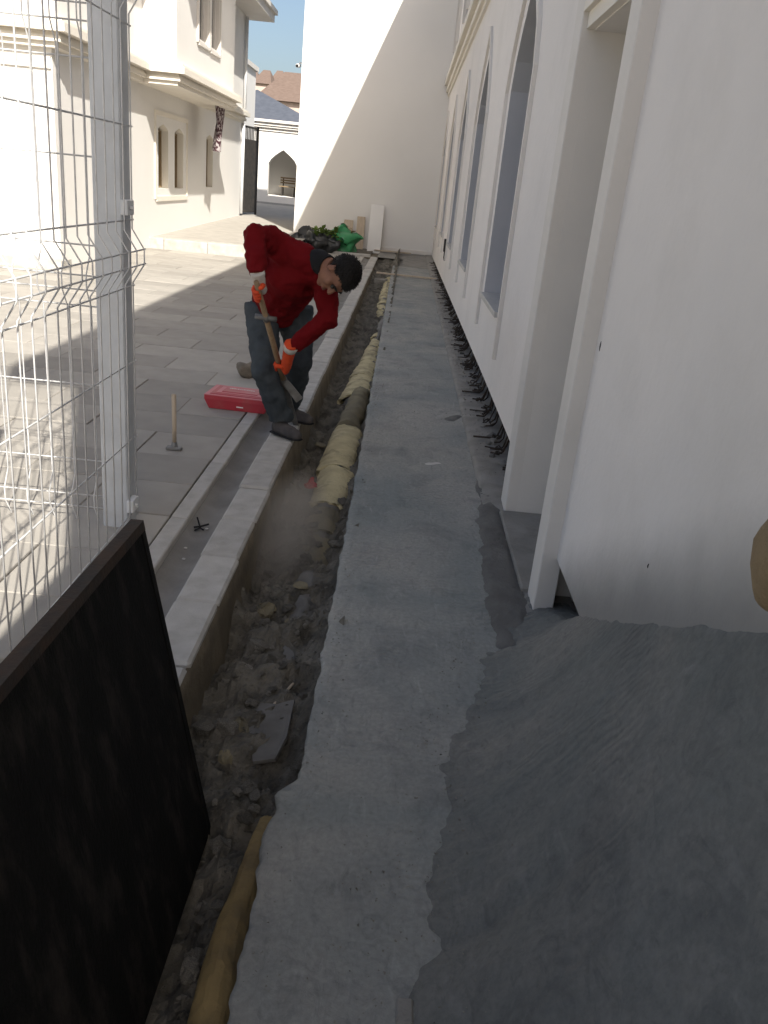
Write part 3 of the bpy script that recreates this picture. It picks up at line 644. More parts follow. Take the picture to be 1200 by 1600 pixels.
for z in (0.52, 0.62, 0.72):
    b = MB(); b.box(-5.75, -4.6, PY+1.5, PY+1.53, pz+0.3+z, pz+0.3+z+0.06); b.build('back_slat', 'frame_brown', bn)
for y in (1.15, 1.27, 1.39):
    b = MB(); b.box(-5.75, -4.6, PY+y, PY+y+0.09, pz+0.68, pz+0.715); b.build('seat_slat', 'frame_brown', bn)
for x in (-5.65, -5.1):
    b = MB(); b.box(x, x+0.05, PY+1.17, PY+1.22, pz+0.3, pz+0.68); b.box(x, x+0.05, PY+1.535, PY+1.58, pz+0.3, pz+1.06); b.build('leg', 'gate_iron', bn)
# houses on the slope behind
hill = struct(grid('hill', lin(-90, 60, 50), lin(62, 330, 60), lambda x, y: (x, y, terr_z(62)-0.05+0.105*(y-62)*(1-0.25*(x+25)/80)+(1.3*fbm(x, y, 0, 0.03) if y > 64 else 0)), 'terrain'))
def hill_z(x, y): return terr_z(62)-0.05+0.105*(y-62)*(1-0.25*(x+25)/80)
def house(u0, u1, v_eave, v_base, Y, depth, rise, wallm, label, wins_=3):
    p0 = atY(u0, v_eave, Y); p1 = atY(u1, v_eave, Y); x0, x1 = p0.x, p1.x; ze = (p0.z+p1.z)/2; z0 = min(atY((u0+u1)/2, v_base, Y).z, hill_z((x0+x1)/2, Y))-0.6
    h = thing('house', label, 'house', ((x0+x1)/2, Y+depth/2, z0), 'houses on the slope behind the pavilion')
    b = MB(); b.box(x0, x1, Y, Y+depth, z0, ze); b.build('wall', wallm, h)
    b = MB(); o_ = 0.4; ym = Y+depth/2; zr = ze+rise
    A, B, C, D = (x0-o_, Y-o_, ze+.02), (x1+o_, Y-o_, ze+.02), (x1+o_, Y+depth+o_, ze+.02), (x0-o_, Y+depth+o_, ze+.02); r0, r1 = (x0+(x1-x0)*.25, ym, zr), (x0+(x1-x0)*.75, ym, zr)
    for f in ([A, B, r1, r0], [B, C, r1], [C, D, r0, r1], [D, A, r0], [D, C, B, A]): b.face(f)
    b.build('roof', 'tile_roof', h)
    for i in range(wins_):
        xw = x0+(x1-x0)*(i+0.5)/wins_; hh = (x1-x0)/wins_*0.22; zc = ze-(ze-z0)*0.28
        b = MB(); b.box(xw-hh, xw+hh, Y-0.05, Y+0.02, zc-hh*1.2, zc+hh*1.2); b.build('window', 'glass_dark', h)
        b = MB(); strip_along(b, lambda s, z, d: Vector((s, Y+d, z)), [(xw-hh*1.15, zc-hh*1.3), (xw-hh*1.15, zc+hh*1.35), (xw+hh*1.15, zc+hh*1.35), (xw+hh*1.15, zc-hh*1.3), (xw-hh*1.1, zc-hh*1.3)], hh*0.3, -0.1, 0.0); b.build('window_frame', 'trim', h)
house(405, 500, 160, 190, 66, 9, 2.4, 'pink_wall', 'pink plastered house with brown tiled roof behind the pavilion', 4)
house(398, 420, 131, 145, 130, 8, 2.2, 'pink_wall', 'beige hillside house above the slate roof of the pavilion', 2)
house(421, 440, 135, 145, 140, 8, 2.6, 'plaster_cream', 'pale hillside house with two windows above the pink house', 2)
house(446, 462, 142, 150, 120, 8, 2.0, 'pink_wall', 'low brown-roofed hillside house near the security camera', 2)
house(385, 399, 131, 145, 150, 8, 2.2, 'plaster_cream', 'small hillside house half hidden by the white annex', 2)

# ================================================================== FENCE
fn = thing('mesh_fence', 'white welded wire mesh fence with a square corner post', 'fence', (-1.2, 3.62, -0.02))
b = MB(); b.bbox(-1.292, -1.172, 3.60, 3.72, -0.25, 2.75, 0.006); b.build('post', 'fence_white', fn)
b = MB(); b.bbox(-1.298, -1.166, 3.594, 3.726, 2.75, 2.77, 0.004); b.build('post_cap', 'fence_white', fn)
for z in (0.10, 1.42, 2.3):
    b = MB(); b.bbox(-1.171, -1.140, 3.575, 3.66, z-0.03, z+0.03, 0.003); b.tube([(-1.14, 3.61, z), (-1.128, 3.61, z)], 0.008, 6); b.build('clamp', 'white_metal', fn)
def fold(z, folds):
    for c in folds:
        d = abs(z-c)
        if d < 0.11: return 0.05 if d < 0.031 else 0.05*(1-(d-0.031)/0.079)
    return 0.0
def zs_for(z0, z1, folds):
    z = {z0, z1}
    for c in folds:
        for d in (-0.11, -0.031, 0.031, 0.11):
            if z0 < c+d < z1: z.add(c+d)
    return sorted(z)
FA = (1.225, 2.235); FBm = (0.10, 1.10, 2.11)
PX = -1.152
y = 3.655
while y > 1.7:
    b = MB(); b.tube([(PX+0.004+fold(z, FA), y, z) for z in zs_for(0.03, 2.6, FA)], 0.0033, 6); b.build('vertical_wire', 'wire', fn, True); y -= 0.103
for z in (0.06, 0.42, 0.77, 1.10, 1.195, 1.255, 1.37, 1.73, 2.09, 2.205, 2.265, 2.40):
    b = MB(); x = PX-0.001+fold(z, FA); b.tube([(x, 3.69, z), (x, 1.62, z)], 0.0035, 6); b.build('horizontal_wire', 'wire', fn, True)
PYB = 3.652
x = -1.33
while x > -2.5:
    b = MB(); b.tube([(x, PYB-0.004-fold(z, FBm), z) for z in zs_for(-0.12, 2.6, FBm)], 0.0033, 6); b.build('vertical_wire', 'wire', fn, True); x -= 0.105
for z in (-0.09, 0.07, 0.13, 0.285, 0.645, 0.995, 1.07, 1.13, 1.25, 1.60, 1.96, 2.08, 2.14, 2.4):
    b = MB(); yy = PYB+0.001-fold(z, FBm); b.tube([(-1.293, yy, z), (-2.62, yy, z)], 0.0035, 6); b.build('horizontal_wire', 'wire', fn, True)
b = MB(); b.bbox(-1.292, -1.172, 1.55, 1.67, -0.25, 2.75, 0.006); b.build('post', 'fence_white', fn)
b = MB(); b.bbox(-2.74, -2.62, 3.60, 3.72, -0.25, 2.75, 0.006); b.build('post', 'fence_white', fn)

# black board standing in the trench, leaning towards the fence
bt, bbm = 0.70, -0.335
def board_x(z, y): return -0.435+(-0.635+0.435)*(z-(-0.30))/(0.70+0.30)-0.02*(2.05-y)
bd = thing('board', 'big black rough board with rusty steel edge leaning in the trench', 'board', (-0.45, 1.4, -0.35))
def bp_(y, z, o_=0): return (board_x(z, y)+o_, y+0.01*(z+0.3), z)
b = MB(); th = -0.022
YF, YN = 2.055, 0.35
def slabq(b, y0, y1, z0, z1, o0, o1):
    b.add([bp_(y0, z0, o0), bp_(y1, z0, o0), bp_(y1, z1, o0), bp_(y0, z1, o0), bp_(y0, z0, o1), bp_(y1, z0, o1), bp_(y1, z1, o1), bp_(y0, z1, o1)],
          [(0, 1, 2, 3), (7, 6, 5, 4), (0, 4, 5, 1), (1, 5, 6, 2), (2, 6, 7, 3), (3, 7, 4, 0)])
slabq(b, YN, YF-0.028, bbm, bt-0.028, 0, th); b.build('sheet', 'black_board', bd)
b = MB(); slabq(b, YN, YF, bt-0.027, bt, 0.004, th-0.008); b.build('top_rail', 'rust_frame', bd)
b = MB(); slabq(b, YF-0.026, YF, bbm, bt-0.028, 0.003, th-0.006); b.build('side_rail', 'black_board', bd)

# ================================================================== IN THE TRENCH
pipe = thing('insulated_pipe', 'old pipe in yellow crumbling insulation lying along the trench', 'pipe', (-0.3, 4, -0.3))
def foam_run(pts, rad, material, parent, seed, amp=0.010, lo=0.5, hi=1.1, flat=0.66, torn=1.5, core='grey_jacket'):
    """half-round insulation shells with torn edges lying over the pipe"""
    P = [Vector(p) for p in pts]; rg = random.Random(seed); seglen = [(b_-a_).length for a_, b_ in zip(P, P[1:])]; tot = sum(seglen)
    def at(d):
        for i_, l_ in enumerate(seglen):
            if d <= l_ or i_ == len(seglen)-1: t = min(1, d/l_); return P[i_].lerp(P[i_+1], t), rad[i_]+(rad[i_+1]-rad[i_])*t
            d -= l_
    if core:
        b = MB(); b.tube([at(x)[0]-Vector((0, 0, at(x)[1]*0.12)) for x in lin(0, tot, max(3, int(tot/0.1)))], [at(x)[1]*0.66 for x in lin(0, tot, max(3, int(tot/0.1)))], 18); b.build('pipe', core, parent, True)
    d = 0.0; NA = 17
    while d < tot-0.08:
        L_ = min(rg.uniform(lo, hi), tot-d); off = Vector((rg.uniform(-.010, .010), 0, rg.uniform(-.008, .006))); tw = rg.uniform(-.025, .025); sd = rg.uniform(0, 50); mid = rg.uniform(1.35, 1.8)
        n_ = max(6, int(L_/0.02)); outer = []; inner = []
        for q in range(n_):
            t = q/(n_-1); side = Vector((1, 0, 0))
            e0 = mid-1.75+torn*(0.55*fbm(t*L_*3, sd, 0, 2.2, 5)+0.35*nval(t*L_, sd+3, 1, 22)); e1 = mid+1.75+torn*(0.55*fbm(t*L_*3, sd+9, 0, 2.2, 5)+0.35*nval(t*L_, sd+13, 1, 22))
            for k in range(NA):
                a = e0+(e1-e0)*k/(NA-1); ee = d+L_*t*0.98
                if q == 0: ee += torn*(0.03*fbm(a, sd, 0, 2.5, 4)+0.012)
                if q == n_-1: ee += torn*0.04*fbm(a, sd+5, 0, 2.5, 4)
                c, r_ = at(max(0, min(tot, ee))); c = c+off+Vector((tw*(t-.5), 0, 0))
                rr = r_*(1+0.05*fbm(a*0.6, ee, sd, 3, 4))+amp*(0.6*fbm(a, ee*6, sd, 1.6, 5)-1.2*max(0, nval(a*1.2, ee*9, sd, 1)-0.3))
                w = Vector((math.cos(a), 0, math.sin(a)*flat)); outer.append(c+w*rr); inner.append(c+w*(rr-0.020))
        m = n_*NA; fs = []
        for q in range(n_-1):
            for k in range(NA-1):
                i_ = q*NA+k; fs += [(i_, i_+1, i_+NA+1, i_+NA), (m+i_, m+i_+NA, m+i_+NA+1, m+i_+1)]
            i_ = q*NA; fs += [(i_, i_+NA, m+i_+NA, m+i_), (i_+NA-1, m+i_+NA-1, m+i_+2*NA-1, i_+2*NA-1)]
        for k in range(NA-1):
            i_ = (n_-1)*NA+k; fs += [(k, m+k, m+k+1, k+1), (i_, i_+1, m+i_+1, m+i_)]
        b = MB(); b.add(outer+inner, fs); b.build('insulation', material, parent, False); d += L_+rg.uniform(0.0, 0.03)*torn
def blob_tube(name, pts, rad, material, parent, seed=0, amp=0.02, n=20, seg=None, freq=9):
    """thick irregular tube, resampled"""
    P = [Vector(p) for p in pts]; out = []; rr = []
    for i in range(len(P)-1):
        m = max(2, int((P[i+1]-P[i]).length/0.035))
        for k in range(m): t = k/m; out.append(P[i].lerp(P[i+1], t)); rr.append(rad[i]+(rad[i+1]-rad[i])*t)
    out.append(P[-1]); rr.append(rad[-1])
    b = MB(); b.tube(out, rr, n)
    for v in b.v:
        f = fbm(v.x, v.y, v.z+seed*3.1, freq, 5); g2 = fbm(v.z, v.x+seed, v.y, freq*2.3, 4)
        k_ = max(0.0, nval(v.x*0.6, v.y*1.6, v.z+seed*2, freq*0.7)-0.12)*2.2      # bites torn out of it
        v += Vector((f*amp*1.3+g2*amp*0.5, nval(v.x, v.y, v.z+seed, freq)*amp, g2*amp*0.9-k_*amp*1.5))
    return b.build(name, material, parent, True)
def PZ(u, v, z): p = atZ(u, v, z); return (p.x, p.y, z)
foam_run([PZ(300, 1690, -0.17), PZ(330, 1560, -0.175), PZ(352, 1470, -0.185), PZ(380, 1390, -0.20), PZ(400, 1330, -0.22), PZ(418, 1280, -0.28)], [0.052, 0.05, 0.045, 0.038, 0.03, 0.022], 'pipe_amber', pipe, 1, 0.006, 2, 3, 0.95, 0.25, None)
foam_run([PZ(462, 1010, -0.27), PZ(480, 930, -0.265), PZ(495, 860, -0.26), PZ(508, 800, -0.25)], [0.07, 0.085, 0.10, 0.11], 'foam_dusty', pipe, 2)
foam_run([PZ(510, 803, -0.225), PZ(524, 750, -0.205), PZ(536, 700, -0.20), PZ(543, 672, -0.20)], [0.115, 0.12, 0.12, 0.115], 'foam_yellow', pipe, 3)
blob_tube('jacket', [PZ(543, 672, -0.18), PZ(556, 640, -0.16), PZ(564, 618, -0.16)], [0.085, 0.085, 0.08], 'foam_dusty', pipe, 4, 0.016)
foam_run([PZ(552, 634, -0.23), PZ(566, 590, -0.20), PZ(580, 555, -0.18), PZ(590, 525, -0.18)], [0.14, 0.12, 0.09, 0.06], 'foam_yellow', pipe, 5)
blob_tube('torn_wrap', [PZ(590, 530, -0.13), PZ(597, 508, -0.08), PZ(602, 494, -0.12)], [0.012, 0.05, 0.02], 'grey_jacket', pipe, 6, 0.015)
foam_run([PZ(596, 497, -0.17), PZ(601, 470, -0.13), PZ(606, 448, -0.12), PZ(609, 436, -0.13)], [0.06, 0.10, 0.10, 0.08], 'foam_yellow', pipe, 7, 0.035, 0.3, 0.8, 0.6, 2.0)
for k, (u, v) in enumerate(((500, 700), (512, 735), (489, 800), (478, 870), (548, 610), (536, 628), (470, 940), (556, 585), (498, 772), (452, 985), (518, 690), (544, 640))):
    rg = random.Random(k); q = atZ(u, v, -0.24); z = soil_z(q.x, q.y)+0.012; s_ = rg.uniform(0.02, 0.042); mt = Matrix.Translation((q.x, q.y, z)) @ Matrix.Rotation(rg.uniform(0, 6), 4, 'Z') @ Matrix.Rotation(rg.uniform(-.6, .6), 4, 'X')
    n = 9; ring = [Vector((math.cos(6.283*i/n)*s_*rg.uniform(.6, 1.2), math.sin(6.283*i/n)*s_*rg.uniform(.6, 1.3), rg.uniform(-.004, .004))) for i in range(n)]
    b = MB(); b.add([mt @ p for p in ring]+[mt @ (p*0.9+Vector((0, 0, .009))) for p in ring], [tuple(range(n-1, -1, -1)), tuple(range(n, 2*n))]+[(i, (i+1) % n, n+(i+1) % n, n+i) for i in range(n)])
    b.build('insulation_flake', 'foam_yellow' if k % 3 else 'foam_dusty', pipe)
# flat torn grey sheet in the near trench
b = MB(); q = [PZ(395, 1190, -0.25), PZ(388, 1130, -0.24), PZ(408, 1098, -0.225), PZ(432, 1100, -0.205), PZ(460, 1093, -0.19), PZ(448, 1150, -0.20), PZ(430, 1185, -0.225)]
n = len(q); qs = [Vector(p) for p in q]
b.add([p for p in qs]+[p+Vector((0.003, 0, -0.012)) for p in qs], [tuple(range(n)), tuple(range(2*n-1, n-1, -1))]+[(k, n+k, n+(k+1) % n, (k+1) % n) for k in range(n)])
o = b.build('membrane_scrap', 'grey_jacket'); tag(o, 'torn flat scrap of grey roofing membrane lying in the near trench', 'membrane')
b = MB(); b.tube([PZ(428, 1102, -0.215), PZ(458, 1068, -0.21)], [0.007, 0.005], 6); o = b.build('stick', 'wood_pale'); tag(o, 'thin pale stick lying behind the torn membrane scrap', 'stick')
# smooth grey pipe part next to the rubble
blob_tube('jacket', [PZ(446, 1065, -0.28), PZ(468, 1000, -0.265), PZ(486, 915, -0.255)], [0.055, 0.075, 0.085], 'grey_jacket', pipe, 8, 0.022)
# scraps of wool
for i, (u, v, s, lab) in enumerate(((414, 962, 0.042, 'yellow tuft of insulation wool beside the grey jacketed pipe'), (372, 1130, 0.036, 'yellow insulation wool tuft against the torn membrane scrap'), (352, 1168, 0.028, 'small yellowish wool scrap by the black board edge'))):
    b = MB(); c = Vector((lambda q_: (q_[0], q_[1], soil_z(q_[0], q_[1])+0.008))(PZ(u, v, -0.22))); b.ball(c, (s, s*1.3, s*0.45), seg=18, rings=12)
    for p in b.v: p += Vector((fbm(p.x, p.y, p.z, 26), fbm(p.y, p.z, p.x+3, 26), fbm(p.z, p.x, p.y+7, 26)))*s*0.75
    o = b.build('wool_scrap', 'foam_dusty'); tag(o, lab, 'insulation')
# red rag
b = MB(); c = Vector(PZ(487, 757, -0.13)); b.ball(c, (0.034, 0.04, 0.03), seg=16, rings=10)
for p in b.v: p += Vector((fbm(p.x, p.y, p.z, 22), fbm(p.y, p.z, p.x+3, 22), fbm(p.z, p.x, p.y+7, 22)))*0.03
o = b.build('rag', 'red_rag'); tag(o, 'crumpled dark red rag beside the yellow pipe insulation', 'rag')
# rubble
rs = random.Random(11); stones = []
for k in range(6):
    b = MB(); b.ball((0, 0, 0), (1, 0.8, 0.55), seg=9, rings=6)
    for p in b.v: p += Vector((fbm(p.x, p.y, p.z+k*5, 1.4), fbm(p.y, p.z, p.x+k*7, 1.4), fbm(p.z, p.x, p.y+k*3, 1.4)))*0.45
    stones.append(b.mesh('rubble_stone', 'rubble'))
for k in range(230):
    if k < 180: y = rs.uniform(1.25, 5.0)
    else: y = rs.uniform(5, 14)
    x = rs.uniform(-0.55, -0.12); s = rs.choice((0.011, 0.014, 0.018, 0.025, 0.034))*(1.3 if k < 24 else 1)
    if y < 2.05 and x < -0.40: x = rs.uniform(-0.38, -0.18)
    o = bpy.data.objects.new('rubble_stone', stones[k % 6]); COL.objects.link(o)
    o.location = (x, y, soil_z(x, y)+s*0.25); o.scale = (s, s*rs.uniform(.7, 1.3), s); o.rotation_euler = (rs.uniform(-.5, .5), rs.uniform(-.5, .5), rs.uniform(0, 6.3))
    tag(o, 'rough lump of broken rubble lying on the trench soil', 'stone', 'loose rubble on the trench floor')
# crumbs too small to count
b = MB()
for k in range(5200):
    y = rs.uniform(1.1, 7) if k < 4200 else rs.uniform(7, 20); x = rs.uniform(-0.58, -0.11); s = rs.uniform(0.002, 0.010)
    c = Vector((x, y, soil_z(x, y)+s*0.3)); d = [Vector((rs.uniform(-1, 1), rs.uniform(-1, 1), rs.uniform(-.2, 1))).normalized()*s*rs.uniform(.7, 1.5) for _ in range(4)]
    b.add([c+q for q in d], [(0, 1, 2), (0, 2, 3), (0, 3, 1), (1, 3, 2)])
bmesh_o = b.build('gravel', 'rubble'); tag(bmesh_o, 'fine crumbs of soil and broken mortar strewn along the trench', 'gravel', kind='stuff')

b = MB()
for k in range(3800):
    z0 = 0.0
    if k < 1300: y = rs.uniform(0.9, 3.2); x = WX-bank_w(y)*rs.gauss(0.97, 0.16)
    elif k < 2500: y = rs.uniform(4.7, 15); x = rs.gauss(0.68, 0.05); z0 = 0.032
    elif k < 3200: y = rs.uniform(1.2, 8); x = slab_left(y)+abs(rs.gauss(0.0, 0.05))+0.015
    else: y = rs.uniform(1.0, 12); x = rs.uniform(-0.1, 0.56)
    if x > 0.73: continue
    s = rs.uniform(0.001, 0.0045)*(1.8 if 1300 <= k < 2500 else 1)*(1 if y < 6 else 1.5)
    if k < 1300 and x > WX-bank_w(y): z0 = bank_pt((WX+0.11-x)/(bank_w(y)+0.11), y)[2]
    c = Vector((x, y, z0+s*0.4)); d = [Vector((rs.uniform(-1, 1), rs.uniform(-1, 1), rs.uniform(-.2, 1))).normalized()*s*rs.uniform(.7, 1.5) for _ in range(4)]
    b.add([c+q for q in d], [(0, 1, 2), (0, 2, 3), (0, 3, 1), (1, 3, 2)])
tag(b.build('grit', 'rubble'), 'fine grit and mortar crumbs scattered over the concrete strip', 'grit', kind='stuff')

# ================================================================== LOOSE THINGS
# club hammer standing on its head
hp = atZ(274, 703, -0.018)
hm = thing('hammer', 'wooden-handled hammer standing on its steel head on the paving', 'hammer', hp)
b = MB(); hx, hy, hz = hp; b.bbox(hx-0.055, hx+0.04, hy-0.022, hy+0.022, hz, hz+0.022, 0.005); b.tube([(hx-0.006, hy, hz+0.02), (hx-0.006, hy, hz+0.05)], [0.022, 0.016], 10); b.build('head', 'steel', hm)
b = MB(); b.tube([(hx-0.006, hy, hz+0.045), (hx-0.008, hy+0.004, hz+0.16), (hx-0.014, hy+0.014, hz+0.34), (hx-0.014, hy+0.014, hz+0.345)], [0.013, 0.0135, 0.015, 0.012], 12); b.build('handle', 'wood_pale', hm, True)
# red plastic case
ct = thing('tool_case', 'flat red plastic tool case with ribbed lid lying on the paving', 'tool case', (-1.1, 5.95, 0))
cm = Matrix.Translation((-1.085, 5.98, -0.012)) @ Matrix.Rotation(R(-4), 4, 'Z')
b = MB(); vs = []
for z, i_ in ((0.0, 0.03), (0.07, 0.0), (0.098, 0.0)): vs += [cm @ Vector((sx*(0.235-i_), sy*(0.16-i_*0.6), z)) for sx, sy in ((-1, -1), (1, -1), (1, 1), (-1, 1))]
b.add(vs, [(3, 2, 1, 0), (8, 9, 10, 11)]+[(r*4+k, r*4+(k+1) % 4, r*4+4+(k+1) % 4, r*4+4+k) for r in (0, 1) for k in range(4)]); b.build('body', 'red_plastic', ct)
for i, (i_, z) in enumerate(((0.0, 0.099), (0.035, 0.103), (0.07, 0.107), (0.105, 0.111))):
    b = MB(); x1, y1 = 0.236-i_, 0.161-i_*0.9
    b.add([cm @ Vector(p) for p in ((-x1, -y1, z), (x1, -y1, z), (x1, y1, z), (-x1, y1, z), (-x1, -y1, z+.004), (x1, -y1, z+.004), (x1, y1, z+.004), (-x1, y1, z+.004))], [(3, 2, 1, 0), (4, 5, 6, 7), (0, 1, 5, 4), (1, 2, 6, 5), (2, 3, 7, 6), (3, 0, 4, 7)])
    b.build('lid_rib', 'red_plastic' if i % 2 else 'red_edge', ct)
b = MB(); rx = random.Random(5); x = -0.10
while x < 0.09:
    w = rx.uniform(0.006, 0.014); b.box(x, x+w, 0.028, 0.044+rx.uniform(-.004, .004), 0.1155, 0.1165, cm); x += w+0.004
b.build('lettering', 'print_white', ct)
b = MB(); b.box(0.0, 0.05, -0.163, -0.1605, 0.026, 0.05, cm @ Matrix.Translation((0, 0.012, 0))); b.build('sticker', 'print_white', ct)
# tan cloth bag behind the worker
def lump(name, c, r, material, seed, amp, freq, seg=22, rings=14, parent=None):
    b = MB(); c = Vector(c); b.ball(c, r, seg=seg, rings=rings); mr = max(r)
    for p in b.v:
        p += Vector((fbm(p.x, p.y, p.z+seed, freq), fbm(p.y, p.z, p.x+seed+3, freq), fbm(p.z, p.x, p.y+seed+7, freq)))*amp
        if p.z < c.z-r[2]*0.8: p.z = c.z-r[2]*0.8
    return b.build(name, material, parent, True)
p = atZ(388, 593, -0.018); o = lump('cloth_bag', (p.x, p.y+0.08, 0.036), (0.10, 0.08, 0.065), 'cloth_grey', 3, 0.045, 9); tag(o, 'crumpled tan cloth bag on the paving behind the worker', 'bag')
# twig and paper crumbs in the gutter
tw = atZ(313, 825, -0.06); b = MB()
b.tube([tw+Vector((-.03, .06, .03)), tw, tw+Vector((.02, -.02, .0))], 0.004, 6); b.tube([tw+Vector((-.03, -.01, .005)), tw+Vector((.0, 0, .008)), tw+Vector((.035, .03, .012))], 0.005, 6); b.tube([tw, tw+Vector((-.02, -.035, 0))], .004, 6)
o = b.build('twig', 'black_cloth'); tag(o, 'small dark forked twig lying in the gutter channel', 'twig')
for i, (u, v) in enumerate(((323, 826), (290, 856), (287, 873))):
    c = atZ(u, v, -0.062); b = MB(); b.ball(c, (0.009, 0.007, 0.004), seg=8, rings=5); o = b.build('paper_crumb', 'paper_white'); tag(o, 'tiny white crumb of plaster lying in the gutter', 'crumb', 'white crumbs in the gutter')
# boards leaning on the end wall
def lean_board(name, x0, x1, z0, z1, foot, thick, material, label):
    b = MB(); a = math.atan2(foot, z1-z0); mt = Matrix.Translation((0, EY-foot-0.02-thick, z0)) @ Matrix.Rotation(-a, 4, 'X')
    b.bbox(x0, x1, 0, thick, 0, math.hypot(foot, z1-z0)-0.03, 0.004, mt); o = b.build(name, material); return tag(o, label, 'board')
pA, pB = atY(553, 392, 22.3), atY(570, 338, 22.3); lean_board('leaning_board', pA.x, pB.x, 0.03, pB.z, 0.22, 0.03, 'wood_pale', 'raw pale plywood board leaning on the end block behind green bag')
pA, pB = atY(545, 392, 22.3), atY(551, 340, 22.3); lean_board('leaning_board', pA.x-0.2, pB.x, 0.03, pB.z-0.05, 0.3, 0.03, 'wood_pale', 'second narrow brownish board leaning half behind the plywood board')
pA, pB = atY(573, 392, 22.2), atY(600, 320, 22.2); lean_board('foam_board', pA.x, pB.x, -0.02, pB.z, 0.42, 0.10, 'plaster_cream', 'thick white foam panel leaning upright on the end block')
# laths on the slab far end
b = MB(); p, q = atZ(588, 427, 0.02), atZ(682, 437, 0.02); dv = (q-p); mt = Matrix.Translation(p) @ Matrix.Rotation(math.atan2(dv.y, dv.x), 4, 'Z'); b.bbox(0, dv.length, -0.03, 0.03, 0.0, 0.03, 0.004, mt); o = b.build('lath', 'wood_pale'); tag(o, 'long thin wooden lath lying across the concrete slab', 'lath')
b = MB(); b.bbox(-0.75, 0.2, 22.25, 22.34, 0.045, 0.075, 0.004); o = b.build('lath', 'wood_pale'); tag(o, 'short wooden lath at the foot of the white foam panel', 'lath')
b = MB(); b.bbox(-0.5, -0.25, 16.2, 16.45, -0.14, -0.04, 0.01); o = b.build('brick_piece', 'rubble'); tag(o, 'grey block fragment in the far trench beside the lath', 'block')
# bags by the end wall
gb = thing('plastic_bag', 'bright green plastic bag of rubbish standing by the leaning boards', 'bag', (-1.45, 21.4, 0.05))
c = atY(536, 377, 21.4); lump('sack', (c.x, 21.4, c.z), (0.36, 0.3, 0.34), 'green_bag', 2, 0.22, 3.5, 30, 20, gb)
def sprig(base, d, s_, material, parent, name='leaf'):
    b = MB(); w = d.cross(Vector((0.1, 0.2, 1))).normalized()*s_*0.2; m_ = base+d*s_*0.55+Vector((0, 0, .02)); dn = Vector((0, 0, .006))
    b.add([base, m_+w, base+d*s_-dn*5, m_-w, base-dn, m_+w-dn, base+d*s_-dn*6, m_-w-dn], [(0, 1, 2, 3), (7, 6, 5, 4), (0, 4, 5, 1), (1, 5, 6, 2), (2, 6, 7, 3), (3, 7, 4, 0)])
    return b.build(name, material, parent)
def rdir(): a, e_ = rs.uniform(0, 6.3), rs.uniform(0.1, 1.2); return Vector((math.cos(a)*math.cos(e_), math.sin(a)*math.cos(e_), math.sin(e_)))
for k in range(22): sprig(Vector((c.x+rs.uniform(-.1, .2), 21.35+rs.uniform(-.1, .1), c.z+rs.uniform(.14, .3))), rdir(), rs.uniform(.12, .22), 'leaf_dry', gb, 'dry_leaf')
kb = thing('rubbish_bag', 'dark rubbish bag with green plant cuttings spilling from its top', 'bag', (-2.1, 21.3, 0.05))
c = atY(497, 382, 21.2); lump('sack', (c.x, 21.2, c.z), (0.52, 0.36, 0.30), 'black_bag', 5, 0.24, 3.2, 30, 20, kb)
c2 = atY(515, 368, 21.3)
for k in range(70): sprig(Vector((c2.x+rs.uniform(-.38, .25), 21.1+rs.uniform(-.15, .15), c2.z+rs.uniform(-.1, .1))), rdir(), rs.uniform(.12, .26), 'leaf', kb)
c = atY(474, 376, 21.6); o = lump('black_bag', (c.x, 21.6, c.z-0.1), (0.3, 0.26, 0.34), 'black_bag', 8, 0.16, 4); tag(o, 'small knotted black bag against the foot of the end block', 'bag')
# tan sack on the grey stand-in bank at the wall
sk = atX(1218, 890, 0.66)
o = lump('jute_sack', (0.66, sk.y, sk.z), (0.05, 0.05, 0.085), 'sack_tan', 1, 0.02, 6); tag(o, 'ochre brown sack resting on the grey stand-in bank by the wall', 'sack')
# plaster chip on near slab
p = atZ(632, 1580, 0.008); b = MB(); b.bbox(p.x-0.018, p.x+0.018, p.y-0.03, p.y+0.03, -0.002, 0.012, 0.004); o = b.build('concrete_chip', 'ledge'); tag(o, 'small pale block of set mortar stuck on the near slab', 'chip')

# ================================================================== WORKER
wk = thing('person', 'worker in red sweater, jeans and orange gloves bending over the trench', 'person', (-0.7, 5.4, 0))
def organic(o, voxel, smooth_it=6, disp=0.0, tsize=0.05, disp2=0.0, tsize2=0.02):
    r = o.modifiers.new('remesh', 'REMESH'); r.mode = 'VOXEL'; r.voxel_size = voxel; r.use_smooth_shade = True
    s = o.modifiers.new('smooth', 'SMOOTH'); s.iterations = smooth_it; s.factor = 0.5
    if disp:
        t = bpy.data.textures.new('folds', 'CLOUDS'); t.noise_scale = tsize; t.noise_depth = 2
        d = o.modifiers.new('folds', 'DISPLACE'); d.texture = t; d.strength = disp; d.mid_level = 0.5; d.texture_coords = 'LOCAL'
    if disp2:
        t = bpy.data.textures.new('creases', 'CLOUDS'); t.noise_scale = tsize2; t.noise_depth = 2; t.noise_type = 'HARD_NOISE'
        d = o.modifiers.new('creases', 'DISPLACE'); d.texture = t; d.strength = disp2; d.mid_level = 0.5; d.texture_coords = 'LOCAL'
    return o
pv_ = atY(430, 474, 5.45); nk = atY(490, 410, 5.05); rsh = atY(428, 382, 5.06); lsh = atY(507, 436, 5.09)
rel = atY(398, 368, 4.88); rwr = atY(403, 430, 4.76)
lel = atY(513, 498, 5.02); lwr = atY(453, 545, 5.06)
rhip = atY(410, 487, 5.40); lhip = atY(462, 488, 5.52)
rkn = atY(414, 578, 5.24); lkn = atY(468, 565, 5.46)
rank = Vector((-0.70, 5.30, 0.10)); lank = Vector((-0.685, 5.68, 0.10))
chest = (rsh+lsh)*0.5+(pv_-nk).normalized()*0.10
